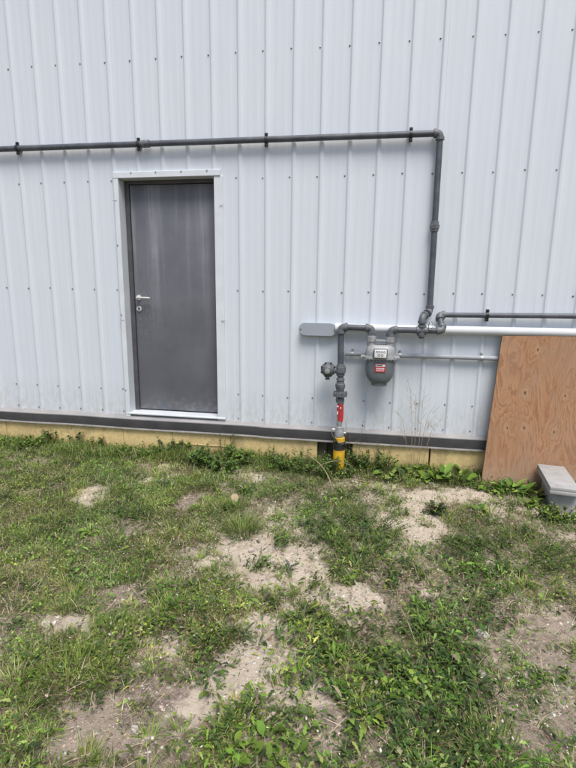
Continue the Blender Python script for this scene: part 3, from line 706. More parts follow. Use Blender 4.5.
# ------------------------------------------------------------------ plywood sheet leaning on the wall
ply = empty('plywood_sheet', (1.91, -.2, 0), 'knotty orange-brown plywood sheet leaning against the wall', 'plywood')
TLc = Vector((1.994, -.078, 1.233)); BLc = Vector((1.905, -.212, -.02)); TRc = Vector((3.20, -.078, 1.262)); BRc = Vector((3.14, -.212, -.02))
nrm = (TRc - TLc).cross(BLc - TLc).normalized()
if nrm.y < 0: nrm = -nrm
TH = .018
NX, NZ = 24, 24
def ply_pt(u, v, back=0.0):
    p = (BLc * (1 - u) + BRc * u) * (1 - v) + (TLc * (1 - u) + TRc * u) * v
    p = p + nrm * (back + .006 * math.sin(3.1 * u) * math.sin(2.6 * v))
    if u in (0.0,): p.x += (vnoise(v * 9, .3, 1.0, 1) - .5) * .004
    return p
m = MB()
m.add([ply_pt(i / NX, j / NZ) for j in range(NZ + 1) for i in range(NX + 1)], [(j * (NX + 1) + i, j * (NX + 1) + i + 1, (j + 1) * (NX + 1) + i + 1, (j + 1) * (NX + 1) + i) for j in range(NZ) for i in range(NX)])
m.add([ply_pt(i / NX, j / NZ, TH) for j in range(NZ + 1) for i in range(NX + 1)], [(j * (NX + 1) + i, (j + 1) * (NX + 1) + i, (j + 1) * (NX + 1) + i + 1, j * (NX + 1) + i + 1) for j in range(NZ) for i in range(NX)])
m.build('face', M['ply'], ply, 40)
m = MB(); loop = [(i / NX, 0.0) for i in range(NX)] + [(1.0, j / NZ) for j in range(NZ)] + [(i / NX, 1.0) for i in range(NX, 0, -1)] + [(0.0, j / NZ) for j in range(NZ, 0, -1)]
n = len(loop); m.add([ply_pt(u, v, .0004) for u, v in loop] + [ply_pt(u, v, TH - .0004) for u, v in loop], [(k, n + k, n + (k + 1) % n, (k + 1) % n) for k in range(n)]); m.build('edge', M['plyedge'], ply, 40)

# ------------------------------------------------------------------ concrete slab on its block
sl = empty('concrete_step', (2.39, -.47, 0), 'small grey concrete slab on a block in front of the plywood', 'concrete slab')
def rotated(mb_box, ang, c):
    cs, sn = math.cos(ang), math.sin(ang)
    mb_box.v = [(c[0] + x * cs - y * sn, c[1] + x * sn + y * cs, z) for x, y, z in mb_box.v]; return mb_box
ang = math.atan2(-.485, -.06) + math.pi / 2
SC = (2.388, -.472)
m = MB(); m.box(-.098, .098, -.245, .245, .198, .222, .004, 2); rotated(m, ang, SC).build('slab', M['concrete'], sl)
m = MB(); m.box(-.100, .100, -.249, .247, .170, .1975, .005, 2); rotated(m, ang, SC).build('slab', M['concrete'], sl)
m = MB(); m.box(-.060, .092, -.19, .20, -.05, .1695, .006, 2); rotated(m, ang, SC).build('block', M['concrete'], sl)

# ------------------------------------------------------------------ vegetation
class Fol:
    def __init__(s): s.V = []; s.Q = []; s.C = []; s.n = 0
    def put(s, V, Q, C): s.V.append(V); s.Q.append(Q + s.n); s.C.append(C); s.n += len(V)
    def strips(s, base, az, length, width, elev, droop, col, shape=(1, .8, .1), tipcol=None, roll=None, fold=0.0):
        """N leaves as bent strips; shape gives relative width at each station; fold>0 adds a raised-edge midrib"""
        base = np.asarray(base, float); N = len(base); T = len(shape)
        az, length, width, elev, droop = [np.broadcast_to(np.asarray(q, float), (N,)) for q in (az, length, width, elev, droop)]
        col = np.broadcast_to(np.asarray(col, float), (N, 3))
        roll = np.zeros(N) if roll is None else roll
        h = np.stack([np.cos(az), np.sin(az), np.zeros(N)], 1)
        lat = np.stack([-np.sin(az) * np.cos(roll), np.cos(az) * np.cos(roll), np.sin(roll)], 1)
        p = base.copy(); rows = []; cols = []
        for i in range(T):
            t = i / (T - 1); w = (width * shape[i] / 2)[:, None]
            e = elev - droop * t; up = np.stack([-np.sin(e) * h[:, 0], -np.sin(e) * h[:, 1], np.cos(e)], 1)
            L = p + lat * w; Rr = p - lat * w
            if fold: rows.append(np.stack([L + up * w * fold, p, Rr + up * w * fold], 1))
            else: rows.append(np.stack([L, Rr], 1))
            c = col if tipcol is None else col * (1 - t) + np.broadcast_to(tipcol, (N, 3)) * t
            cols.append(np.repeat(c[:, None, :], 3 if fold else 2, 1))
            p = p + (h * np.cos(e)[:, None] + np.array([0, 0, 1]) * np.sin(e)[:, None]) * (length / (T - 1))[:, None]
        V = np.stack(rows, 1); k = V.shape[2]; V = V.reshape(-1, 3); Cc = np.stack(cols, 1).reshape(-1, 3)
        o = (np.arange(N) * T * k)[:, None]
        q = []
        for i in range(T - 1):
            for j in range(k - 1):
                a = i * k + j; q.append(np.array([a, a + 1, a + k + 1, a + k]))
        q = np.array(q); Q = (o[:, None, :] + q[None, :, :]).reshape(-1, 4)
        s.put(V, Q, Cc)
    def build(s, name, mat, parent=None, loc=(0, 0, 0)):
        V = np.concatenate(s.V) - np.array(root_loc(parent) if parent is not None else loc); Q = np.concatenate(s.Q); C = np.concatenate(s.C)
        o = link(name, np_mesh(name, V, Q, C), mat, parent)
        if parent is None: o.location = loc
        return o

def U(a, b, n): return rng.uniform(a, b, n)
G_GRASS = np.array([(.115, .180, .030), (.155, .225, .045), (.215, .265, .080), (.085, .138, .034), (.29, .29, .15)])
G_LEAF = np.array([(.092, .158, .028), (.130, .215, .038), (.185, .275, .055), (.066, .115, .036), (.27, .31, .11)])
G_DARK = np.array([(.056, .094, .036), (.075, .120, .044), (.098, .142, .056)])
G_DRY = np.array([(.42, .36, .24), (.33, .27, .17), (.52, .46, .32), (.24, .18, .125)])
for _p in (G_GRASS, G_LEAF, G_DARK): _p *= np.array([.98, 1.02, .80])
def pick(pal, n, jit=.28):
    c = pal[rng.integers(0, len(pal), n)] * rng.uniform(1 - jit, 1 + jit, (n, 1)); return c * rng.uniform(.90, 1.10, (n, 3))
def scatter(n, x0=-3.5, x1=4.0, y0=-3.6, y1=-.01):
    return U(x0, x1, n), U(y0, y1, n)
def in_view(x, y, margin=.5):
    """keeps the strip of ground the camera and its neighbours can see"""
    lo = -.2 - (y + 3.06) * .83 - margin; hi = 1.75 + (y + 2.75) * .42 + margin
    return (x > lo) & (x < hi)
def zon(x, y, sc, k): return fbm(x, y, sc, k, 3)
def tint(col, x, y):
    """drifts of yellower, drier and darker growth"""
    a = np.clip((fbm(x, y, 1.7, 3, 3) - .5) / .16, -1, 1)[:, None]; b_ = np.clip((fbm(x, y, 4.6, 6, 3) - .5) / .14, -1, 1)[:, None]
    c = np.clip((fbm(x, y, 9, 2, 3) - .5) / .14, -1, 1)[:, None]
    return col * (.94 + .28 * b_ + .26 * c) * (1 + a * np.array([.18, .06, .0]))
def near_wall(y): return np.clip(1 + y / .38, 0, 1)

# --- short grass
gr = Fol()
x, y = scatter(640000); k = in_view(x, y); x, y = x[k], y[k]
bt, bs = bare(x, y)
left = 1 / (1 + np.exp((x - .25 + .25 * (y + 2)) / .30))
dens = (0.12 + .88 * np.clip((zon(x, y, 3.2, 2) - .40) / .22, 0, 1)) * (.35 + .65 * left + .4 * near_wall(y)) * (1 - .96 * bt)
k = rng.random(len(x)) < dens * .80; x, y, bt = x[k], y[k], bt[k]; N = len(x)
clump = zon(x, y, 6.5, 5); nw = near_wall(y)
base = np.stack([x, y, height(x, y) - .004], 1)
ln = U(.025, .060, N) * (.6 + 1.0 * clump) * (1 + .9 * nw)
col = pick(G_GRASS, N); col = tint(col, x, y)
drym = rng.random(N) < .20 + .22 * np.clip((zon(x, y, 2.6, 0) - .52) / .15, 0, 1); col[drym] = pick(G_DRY, int(drym.sum()))
gr.strips(base, U(0, 2 * np.pi, N), ln, U(.0022, .0042, N), U(.35, 1.35, N), U(.3, 1.3, N), col, (1, .9, .55, .05))
def clumps(n, wfun, per, rad, x0=-3.5, x1=4.0):
    """centres of clumps where wfun lets them grow, repeated for each of their leaves"""
    cx, cy = scatter(n); k = in_view(cx, cy); cx, cy = cx[k], cy[k]; bt, bs = bare(cx, cy)
    k = rng.random(len(cx)) < wfun(cx, cy) * (1 - .97 * np.clip(bt * 1.3, 0, 1)); cx, cy = cx[k], cy[k]
    nn = rng.integers(per[0], per[1], len(cx)); i = np.repeat(np.arange(len(cx)), nn); a = U(0, 2 * np.pi, len(i)); q = np.sqrt(U(0, 1, len(i))) * rad
    x, y = cx[i] + q * np.cos(a), np.minimum(cy[i] + q * np.sin(a), -.035)
    return i, len(cx), x, y, a
i, nc, x, y, a = clumps(5200, lambda x, y: .25 + .75 / (1 + np.exp((x - .3) / .3)) + .8 * near_wall(y), (22, 60), .030)
N = len(i); sc_ = U(.6, 1.5, nc)[i]; cc = tint(pick(G_GRASS, nc), *[np.zeros(nc)] * 2)[i] * U(.75, 1.3, N)[:, None]
dm = rng.random(N) < U(0, .35, nc)[i]; cc[dm] = pick(G_DRY, int(dm.sum()))
gr.strips(np.stack([x, y, height(x, y) - .004], 1), a + U(-.9, .9, N), U(.03, .075, N) * sc_ * (1 + 1.0 * near_wall(y) * (fbm(x, y, 2.2, 5, 2) > .42)), U(.0022, .004, N), U(.35, 1.45, N), U(.4, 1.7, N), cc, (1, .95, .75, .45, .05))
N = 15000; x = U(-3.3, 3.0, N); y = -.045 - .26 * U(0, 1, N) ** 1.4
k = rng.random(N) < .15 + .85 * np.clip((fbm(x, y, 2.4, 5, 3) - .36) / .2, 0, 1) * np.where(x < .4, 1, .45); x, y = x[k], y[k]; N = len(x)
gr.strips(np.stack([x, y, height(x, y) - .004], 1), U(0, 2 * np.pi, N), U(.06, .15, N) * (.55 + .9 * fbm(x, y, 3.2, 1, 3)), U(.0025, .0045, N), U(.8, 1.5, N), U(.3, 1.3, N), pick(np.concatenate([G_GRASS, G_GRASS[:2], G_DRY[:1]]), N), (1, .95, .7, .4, .05))
tag(gr.build('grass', M['blade']), 'short green grass growing over the sandy ground', 'grass', kind='stuff')

# --- low broadleaf cover (clover, plantain, small lobed leaves)
cv = Fol()
x, y = scatter(410000); k = in_view(x, y); x, y = x[k], y[k]; bt, bs = bare(x, y)
dens = (.12 + .88 * np.clip((zon(x, y, 4.0, 7) - .34) / .24, 0, 1)) * (1 - .95 * bt)
k = rng.random(len(x)) < dens * .46; x, y = x[k], y[k]; N = len(x)
hh = height(x, y); lift = U(0, .045, N) * (.5 + zon(x, y, 5, 1)) * (1 + 1.1 * near_wall(y))
base = np.stack([x, y, hh + lift], 1)
col = tint(pick(G_LEAF, N), x, y)
sz = U(.006, .018, N) * (.75 + .6 * zon(x, y, 3, 3))
dk = rng.random(N) < .05; col[dk] = pick(G_DRY, int(dk.sum())) * .8
cv.strips(base, U(0, 2 * np.pi, N), sz, sz * U(.35, .75, N), U(-.1, .9, N), U(.2, 1.0, N), col, (.25, .9, 1, .1), roll=U(-.5, .5, N), fold=.25)
# larger toothed leaves in the middle and lower right
x, y = scatter(120000); k = in_view(x, y); x, y = x[k], y[k]; bt, bs = bare(x, y)
wgt = np.exp(-((x - 1.05) / .75) ** 2 - ((y + 2.45) / .75) ** 2) + .16 * np.clip((zon(x, y, 5, 6) - .5) / .1, 0, 1) + .45 * near_wall(y)
k = rng.random(len(x)) < np.clip(wgt, 0, 1) * (1 - .93 * bt) * .62; x, y = x[k], y[k]; N = len(x)
base = np.stack([x, y, height(x, y) + U(0, 1, N) ** 1.5 * .07], 1); sz = U(.016, .048, N)
cv.strips(base, U(0, 2 * np.pi, N), sz, sz * U(.25, .45, N), U(.0, 1.2, N), U(.4, 1.5, N), tint(pick(np.concatenate([G_LEAF, G_DARK]), N), x, y), (.15, .5, .35, .9, .55, 1.0, .6, .05), roll=U(-.4, .4, N), fold=.3)
mid = lambda x, y: .10 + .9 * np.exp(-((x - 1.1) / .65) ** 2 - ((y + 2.3) / .85) ** 2) + .35 * near_wall(y) + .25 * np.exp(-((x - 2.0) / .6) ** 2 - ((y + 1.3) / .5) ** 2)
for shp, wd, num, l0, l1 in (((.14, .4, .9, 1.0, .75, .08), .5, 4200, .013, .034), ((.10, .34, .16, .6, .26, .85, .40, .95, .45, .05), .36, 3000, .024, .058), ((.2, .6, .95, 1, .7, .05), .24, 2800, .024, .055)):
    i, nc, x, y, a = clumps(num, mid, (8, 20), .022); N = len(i)
    cc = pick(np.concatenate([G_LEAF[:4], G_DARK]), nc, .3)[i] * U(.50, 1.25, N)[:, None]; sc_ = U(.65, 1.25, nc)[i]
    dm = rng.random(N) < .07; cc[dm] = pick(G_DRY * .7, int(dm.sum()))
    L = U(l0, l1, N) * sc_
    cv.strips(np.stack([x, y, height(x, y) + U(0, .035, N)], 1), a + U(-.6, .6, N), L, L * wd * U(.7, 1.2, N), U(.0, 1.15, N), U(.3, 1.5, N), cc, shp, roll=U(-.4, .4, N), fold=.28)
tag(cv.build('clover_cover', M['leaf']), 'low clover and small broad leaves covering the ground', 'ground cover', kind='stuff')

# --- feathery dark weeds as cover on the right
ft = Fol()
x, y = scatter(170000); k = in_view(x, y); x, y = x[k], y[k]; bt, bs = bare(x, y)
wgt = np.exp(-((x - .92) / .33) ** 2 - ((y + 1.30) / .42) ** 2) + np.exp(-((x - 1.85) / .48) ** 2 - ((y + 1.45) / .34) ** 2) + .35 * np.exp(-((x - .7) / .5) ** 2 - ((y + .45) / .2) ** 2)
wgt += .55 * np.clip((zon(x, y, 3.5, 1) - .50) / .1, 0, 1)
k = rng.random(len(x)) < np.clip(wgt, 0, 1) * (1 - .97 * bt) * .9; x, y = x[k], y[k]; N = len(x)
base = np.stack([x, y, height(x, y) + U(0, .055, N) * np.clip(zon(x, y, 6, 2) * 1.6, .2, 1.3)], 1)
ft.strips(base, U(0, 2 * np.pi, N), U(.012, .032, N), U(.002, .0045, N), U(-.2, 1.3, N), U(0, .8, N), pick(np.concatenate([G_DARK, G_LEAF[:2]]), N), (.6, 1, .1))
x, y = scatter(60000); k = in_view(x, y); x, y = x[k], y[k]; bt, bs = bare(x, y)
k = rng.random(len(x)) < (.15 + .85 * np.clip((zon(x, y, 3.0, 6) - .42) / .15, 0, 1)) * (1 - .93 * bt) * .8; x, y = x[k], y[k]; N = len(x)
cst = pick(np.concatenate([G_DARK, G_GRASS[2:], G_DRY]), N)
ft.strips(np.stack([x, y, height(x, y) - .003], 1), U(0, 2 * np.pi, N), U(.03, .10, N), U(.0014, .0026, N), U(.5, 1.5, N), U(-.2, .9, N), cst, (1, .9, .7, .3))
tag(ft.build('feathery_weeds', M['leaf']), 'fine feathery dark green weeds in patches right of centre', 'ground cover', kind='stuff')

# --- dry straw and dead stems
dr = Fol()
x, y = scatter(44000); k = in_view(x, y); x, y = x[k], y[k]; bt, bs = bare(x, y)
k = rng.random(len(x)) < (.25 + .75 * np.clip((zon(x, y, 2.2, 0) - .45) / .2, 0, 1)) * (1 - .8 * bs) * .55; x, y = x[k], y[k]; N = len(x)
base = np.stack([x, y, height(x, y) + U(.001, .022, N)], 1)
dr.strips(base, U(0, 2 * np.pi, N), U(.03, .11, N), U(.0015, .0032, N), U(-.15, .5, N), U(-.2, .7, N), pick(G_DRY, N), (.7, 1, .8, .3))
x, y = scatter(150000); k = in_view(x, y); x, y = x[k], y[k]; bt, bs = bare(x, y)
k = rng.random(len(x)) < np.exp(-((bt - .42) / .28) ** 2) * (.3 + .7 * np.clip((zon(x, y, 7, 4) - .4) / .2, 0, 1)) * .62; x, y = x[k], y[k]; N = len(x)
dr.strips(np.stack([x, y, height(x, y) + U(0, .008, N)], 1), U(0, 2 * np.pi, N), U(.015, .055, N), U(.0014, .003, N), U(-.1, .45, N), U(0, .8, N), pick(np.concatenate([G_DRY * .8, np.array([(.15, .115, .08), (.20, .19, .09)])]), N), (.7, 1, .3))
x, y = scatter(26000); k = in_view(x, y); x, y = x[k], y[k]; k = rng.random(len(x)) < np.clip((zon(x, y, 3.1, 5) - .42) / .2, 0, 1) * .6; x, y = x[k], y[k]; N = len(x)
dr.strips(np.stack([x, y, height(x, y) + U(.004, .04, N)], 1), U(0, 2 * np.pi, N), U(.006, .016, N), U(.004, .009, N), U(-.3, .6, N), U(0, .8, N), pick(np.array([(.55, .50, .40), (.40, .30, .20), (.62, .60, .50), (.30, .16, .11)]), N), (.3, 1, .2))
tag(dr.build('dry_straw', M['dry']), 'scattered dry straw and dead stems lying among the weeds', 'straw', kind='stuff')

# --- pebbles and crumbs of soil
pb = Fol()
def stones(fol, x, y, sz, col, sink=.25, rough=False):
    N = len(x); t = []
    ico = bmesh.new(); bmesh.ops.create_cube(ico, size=1.0)
    if not rough: bmesh.ops.bevel(ico, geom=ico.edges[:], offset=.28, segments=1, affect='EDGES')
    bmesh.ops.triangulate(ico, faces=[f for f in ico.faces if len(f.verts) == 3])
    ico.verts.index_update(); V0 = np.array([v.co[:] for v in ico.verts])
    Q0 = np.array([[v.index for v in f.verts] if len(f.verts) == 4 else [f.verts[0].index, f.verts[1].index, f.verts[2].index, f.verts[2].index] for f in ico.faces]); ico.free()
    Q4 = np.array([q for q in Q0 if q[2] != q[3]]); Q3 = [q for q in Q0 if q[2] == q[3]]
    a = U(0, 2 * np.pi, N); ca, sa = np.cos(a)[:, None], np.sin(a)[:, None]
    s3 = sz[:, None] * rng.uniform(.6, 1.2, (N, 3)); s3[:, 2] *= .65
    P = V0[None] * s3[:, None, :] * rng.uniform(.8, 1.2, (N, len(V0), 1)) if not rough else V0[None] * s3[:, None, :] * rng.uniform(.45, 1.15, (N, len(V0), 3))
    tx = rng.uniform(-.4, .4, (N, 1)); P[:, :, 2] += P[:, :, 0] * tx
    X = P[:, :, 0] * ca - P[:, :, 1] * sa + x[:, None]; Yy = P[:, :, 0] * sa + P[:, :, 1] * ca + y[:, None]; Z = P[:, :, 2] + (height(x, y) + sz * (.3 - sink))[:, None]
    V = np.stack([X, Yy, Z], 2).reshape(-1, 3); o = (np.arange(N) * len(V0))[:, None, None]
    fol.put(V, (o + Q4[None]).reshape(-1, 4), np.repeat(col, len(V0), 0))
    # corner triangles are closed with narrow quads that share an edge midpoint
    for q in Q3:
        A, B_, C_ = V.reshape(N, -1, 3)[:, q[0]], V.reshape(N, -1, 3)[:, q[1]], V.reshape(N, -1, 3)[:, q[2]]
        VV = np.stack([A, B_, C_, (A + C_) / 2], 1).reshape(-1, 3)
        fol.put(VV, (np.arange(N) * 4)[:, None] + np.arange(4)[None], np.repeat(col, 4, 0))
x, y = scatter(190000); k = in_view(x, y, .4); x, y = x[k], y[k]; bt, bs = bare(x, y)
k = rng.random(len(x)) < (.03 + .97 * bt) * (.35 + .65 * np.clip((zon(x, y, 4, 3) - .4) / .2, 0, 1)) * .55; x, y = x[k], y[k]; N = len(x)
sz = .0028 + .018 * rng.random(N) ** 12 + .005 * rng.random(N) ** 2
gcol = np.array([(.54, .46, .37), (.62, .55, .46), (.42, .34, .27), (.26, .20, .155), (.70, .66, .60), (.20, .155, .12), (.50, .40, .31), (.58, .49, .39)])
stones(pb, x, y, sz, pick(gcol, N, .2), .42, True)
x, y = scatter(9000); k = in_view(x, y, .4); x, y = x[k], y[k]; bt, bs = bare(x, y)
k = rng.random(len(x)) < bt * np.clip((zon(x, y, 5, 2) - .38) / .2, .08, 1) * .8; x, y = x[k], y[k]; N = len(x)
stones(pb, x, y, .006 + .016 * rng.random(N) ** 3, pick(np.array([(.58, .51, .42), (.68, .63, .55), (.46, .39, .32), (.62, .55, .47)]), N, .15), .45)
tag(pb.build('pebbles', M['dry']), 'small pale pebbles scattered on the bare soil', 'pebbles', kind='stuff')

# ------------------------------------------------------------------ single stones
def rock(name, x, y, sx, sy, sz, label, mat='stone', seed=0):
    rr = random.Random(seed); bm = bmesh.new(); bmesh.ops.create_icosphere(bm, subdivisions=3, radius=1)
    for v in bm.verts:
        n_ = vnoise(v.co.x * 1.7 + seed, v.co.y * 1.7 + v.co.z, 1.0, seed) - .5
        v.co = v.co * (1 + .55 * n_)
        v.co.z = max(min(v.co.z, .62 + .1 * n_), -.8)
    z = float(height(x, y)); m = MB()
    a = rr.uniform(0, 3)
    m.bm(bm, Matrix.Translation((x, y, z + sz * .35)) @ Matrix.Rotation(a, 4, 'Z') @ Matrix.Diagonal((sx, sy, sz, 1)))
    return tag(m.build(name, M[mat], None, 30, (x, y, z)), label, 'stone')
rock('stone', 1.523, -2.101, .030, .026, .020, 'largest whitish stone lying on bare soil at the right', seed=1)
rock('stone', 1.470, -2.36, .020, .016, .014, 'small pale stone below the largest whitish stone', seed=2)
rock('stone', .60, -2.52, .022, .018, .016, 'pale angular stone on the lower central sandy patch', seed=3)
rock('stone', .43, -1.66, .020, .018, .014, 'pale stone in the middle of the large sandy patch', seed=4)
rock('stone', .28, -1.56, .020, .020, .015, 'rounded pale stone near the left edge of the large sandy patch', seed=5)
rock('stone', .17, -2.86, .018, .012, .012, 'elongated whitish stone among pebbles at the lower left', seed=6)
m = MB(); z0 = float(height(-.006, -.918))
m.lathe((-.006, -.918, z0 + .01), (.15, -.75, .62), [(0, .028), (.002, .032), (.05, .032), (.0515, .030), (.052, .001)], 24)
tag(m.build('cut_log', M['woodend'], None, 35, (-.006, -.918, z0)), 'round pale sawn wood end lying in the grass left of the sandy patch', 'log')

# ------------------------------------------------------------------ single plants
def plant(name, x, y, label, cat='weed', group=None):
    return empty(name, (x, y, float(height(x, y))), label, cat, group)
DAND = (.10, .34, .16, .55, .24, .78, .36, .98, .50, .72, .30, .04); OVAL = (.12, .3, .75, 1.0, .95, .7, .08); LONG = (.2, .5, .85, 1.0, .8, .45, .05)
def rosette(name, x, y, n, l0, l1, label, shape=OVAL, wid=.42, pal=G_LEAF, e0=.3, e1=1.25, cat='weed', spread=.02):
    p = plant(name, x, y, label, cat); z = p.location.z
    for i in range(n):
        f = Fol(); a = i * 2.4 + random.uniform(-.4, .4); L = random.uniform(l0, l1)
        bx_, by_ = x + random.uniform(-1, 1) * spread, y + random.uniform(-1, 1) * spread * .7
        c = pick(pal, 1); e_ = random.uniform(e0, e1)
        f.strips(np.array([[bx_, min(by_, -.02), z + random.uniform(-.003, .02)]]), a, L, L * wid * random.uniform(.8, 1.2), e_, random.uniform(.5, 1.5), c, shape, tipcol=c * 1.12, roll=np.array([random.uniform(-.3, .3)]), fold=.28)
        f.build('leaf', M['leaf'], p)
    return p
def bush(name, x, y, rx, ry, h, nst, label, pal=G_LEAF, leaf=(.015, .035), lw=.5, perstem=26, shape=(.25, .9, 1, .1), cat='weed'):
    p = plant(name, x, y, label, cat); z = p.location.z
    st = MB(); f = Fol(); P = []; A = []
    for i in range(nst):
        a = random.uniform(0, 2 * math.pi); rr = math.sqrt(random.random()) * .45
        p0 = Vector((x + rr * rx * math.cos(a), min(y + rr * ry * math.sin(a), -.03), z - .01)); hh = h * random.uniform(.55, 1.0)
        tip = p0 + Vector((math.cos(a) * rx * random.uniform(.2, .6), math.sin(a) * ry * random.uniform(.2, .6), hh))
        tip.y = min(tip.y, -.02 if tip.z < .25 else -.07)
        mid = p0.lerp(tip, .5) + Vector((0, 0, hh * .12)); pts = [p0.lerp(mid, t).lerp(mid.lerp(tip, t), t) for t in (0, .25, .5, .75, 1)]
        st.tube(pts, [.0022, .002, .0017, .0013, .0008], 5)
        for q in range(perstem):
            t = random.uniform(.12, 1); c_ = p0.lerp(mid, t).lerp(mid.lerp(tip, t), t); P.append(c_[:]); A.append(random.uniform(0, 6.28))
    st.build('stem', stem_mat, p)
    N = len(P); L = U(leaf[0], leaf[1], N)
    f.strips(np.array(P), np.array(A), L, L * lw * U(.7, 1.2, N), U(-.3, 1.0, N), U(0, 1.0, N), pick(pal, N), shape, roll=U(-.5, .5, N), fold=.25)
    f.build('foliage', M['leaf'], p); return p
stem_mat = simple('weed_stem', (.075, .085, .03), (.13, .10, .05), 30, .7, 0, 0)
straw_mat = simple('dead_stem', (.36, .30, .19), (.25, .19, .12), 40, .8, 0, 0)
def tuft(name, x, y, n, r_, l0, l1, label, pal=G_GRASS, e0=.7, e1=1.5):
    a = U(0, 2 * np.pi, n); q = np.sqrt(U(0, 1, n)) * r_; z = float(height(x, y))
    f = Fol(); bx_ = x + q * np.cos(a); by_ = np.minimum(y + q * np.sin(a), -.02)
    f.strips(np.stack([bx_, by_, height(bx_, by_) - .004], 1), a + U(-.8, .8, n), U(l0, l1, n), U(.0025, .0045, n), U(e0, e1, n), U(.4, 1.5, n), pick(pal, n), (1, .95, .7, .4, .05))
    o = f.build(name, M['blade'], None, (x, y, z)); return tag(o, label, 'grass tuft')

rosette('broadleaf_weed', 1.62, -.16, 60, .08, .17, 'large leafy green weed at the foundation just left of the plywood', OVAL, .40, spread=.20, e0=.5, e1=1.4)
rosette('broadleaf_weed', 1.30, -.16, 40, .07, .14, 'leafy green weed under the tall dry stalks, by the foundation seam', OVAL, .45, spread=.17, e0=.4)
rosette('broadleaf_weed', 2.16, -.36, 44, .08, .17, 'leafy weed between the plywood foot and the concrete slab', LONG, .34, spread=.12, e0=.45)
rosette('broadleaf_weed', 1.93, -.34, 22, .05, .09, 'low leafy weed at the left foot of the plywood', OVAL, .42, spread=.09)
rosette('dark_weed', 1.46, -.86, 26, .07, .13, 'dark ragged-leaved weed alone on the pale sand below the foundation', DAND, .36, np.array([(.040, .058, .026), (.060, .070, .032), (.085, .062, .038)]), .35, 1.1, spread=.04)
rosette('dandelion', 1.78, -.80, 20, .06, .11, 'ragged green rosette on sand right of the dark weed', DAND, .32, spread=.03)
rosette('dandelion', 1.16, -2.53, 26, .045, .085, 'bright green ragged rosette in the lower centre of the weeds', DAND, .34, G_LEAF[1:3], .2, 1.1, spread=.05)
rosette('dandelion', 1.00, -2.66, 24, .035, .065, 'broad green rosette at the bottom edge below the bright rosette', OVAL, .5, G_LEAF[1:3], .2, 1.0, spread=.07)
rosette('dandelion', .24, -2.36, 24, .03, .06, 'yellowish green rosette beside the brown pebbly patch, lower left', OVAL, .5, np.array([(.14, .165, .045), (.11, .15, .036)]), .2, 1.0, spread=.06)
rosette('broadleaf_weed', .66, -2.84, 40, .035, .065, 'leafy green clump at the bottom edge left of centre', OVAL, .5, G_LEAF[:3], .2, 1.1, spread=.12)
rosette('dandelion', .55, -1.76, 10, .04, .075, 'small grey-green rosette in the lower part of the large sandy patch', DAND, .4, np.array([(.10, .13, .08), (.075, .105, .06)]), .1, .7, spread=.02)
rosette('dandelion', .44, -1.42, 10, .04, .07, 'small green rosette in the upper part of the large sandy patch', DAND, .4, spread=.02)
rosette('dandelion', .86, -2.36, 22, .04, .07, 'ragged green rosette above the bottom centre clump', DAND, .38, G_LEAF[:3], spread=.03)
bush('leafy_bush', -.30, -.32, .34, .24, .20, 46, 'bushy dark green weed against the foundation below the door corner', np.concatenate([G_LEAF[:2], G_DARK]), (.02, .045), .5, 26)
bush('leafy_bush', .40, -.24, .42, .20, .17, 44, 'bushy green weeds left of the yellow riser sleeve', np.concatenate([G_LEAF[:2], G_DARK]), (.018, .038), .5, 24)
bush('leafy_bush', .70, -.36, .26, .10, .13, 26, 'low leafy weeds hiding the foot of the yellow riser sleeve', np.concatenate([G_LEAF[:2], G_DARK]), (.014, .032), .5, 20)
rosette('broadleaf_weed', 2.20, -.58, 22, .06, .12, 'leafy weed beside the left flank of the concrete slab', LONG, .36, spread=.06, e0=.5)
bush('leafy_bush', 2.32, -.80, .24, .08, .13, 44, 'low leafy weeds in front of the concrete block', G_LEAF, (.014, .032), .5, 18)
bush('leafy_bush', .98, -.14, .32, .14, .20, 34, 'bushy weeds right of the yellow riser sleeve', np.concatenate([G_LEAF[:2], G_DARK]), (.018, .036), .5, 22)
bush('feathery_bush', .92, -1.28, .40, .38, .13, 70, 'feathery dark green bushy weed right of the large sandy patch', np.concatenate([G_DARK, G_LEAF[:1]]), (.012, .026), .22, 40, (.7, 1, .1))
bush('feathery_bush', 1.85, -1.42, .50, .34, .12, 66, 'feathery dark green bushy weed near the right edge, below the sand', np.concatenate([G_DARK, G_LEAF[:1]]), (.012, .026), .22, 40, (.7, 1, .1))
bush('leafy_bush', -1.18, -.16, .30, .12, .13, 26, 'low green weeds against the foundation under the left door jamb', G_LEAF[:4], (.016, .036), .5, 20)
bush('leafy_bush', -2.35, -.16, .34, .12, .13, 28, 'low green weeds against the foundation at the far left edge', G_LEAF[:4], (.016, .036), .5, 20)
bush('leafy_bush', -.92, -.10, .22, .12, .17, 16, 'small dark weed at the foundation under the left side of the door', np.concatenate([G_DARK, G_LEAF[:1]]), (.02, .04), .55, 16)
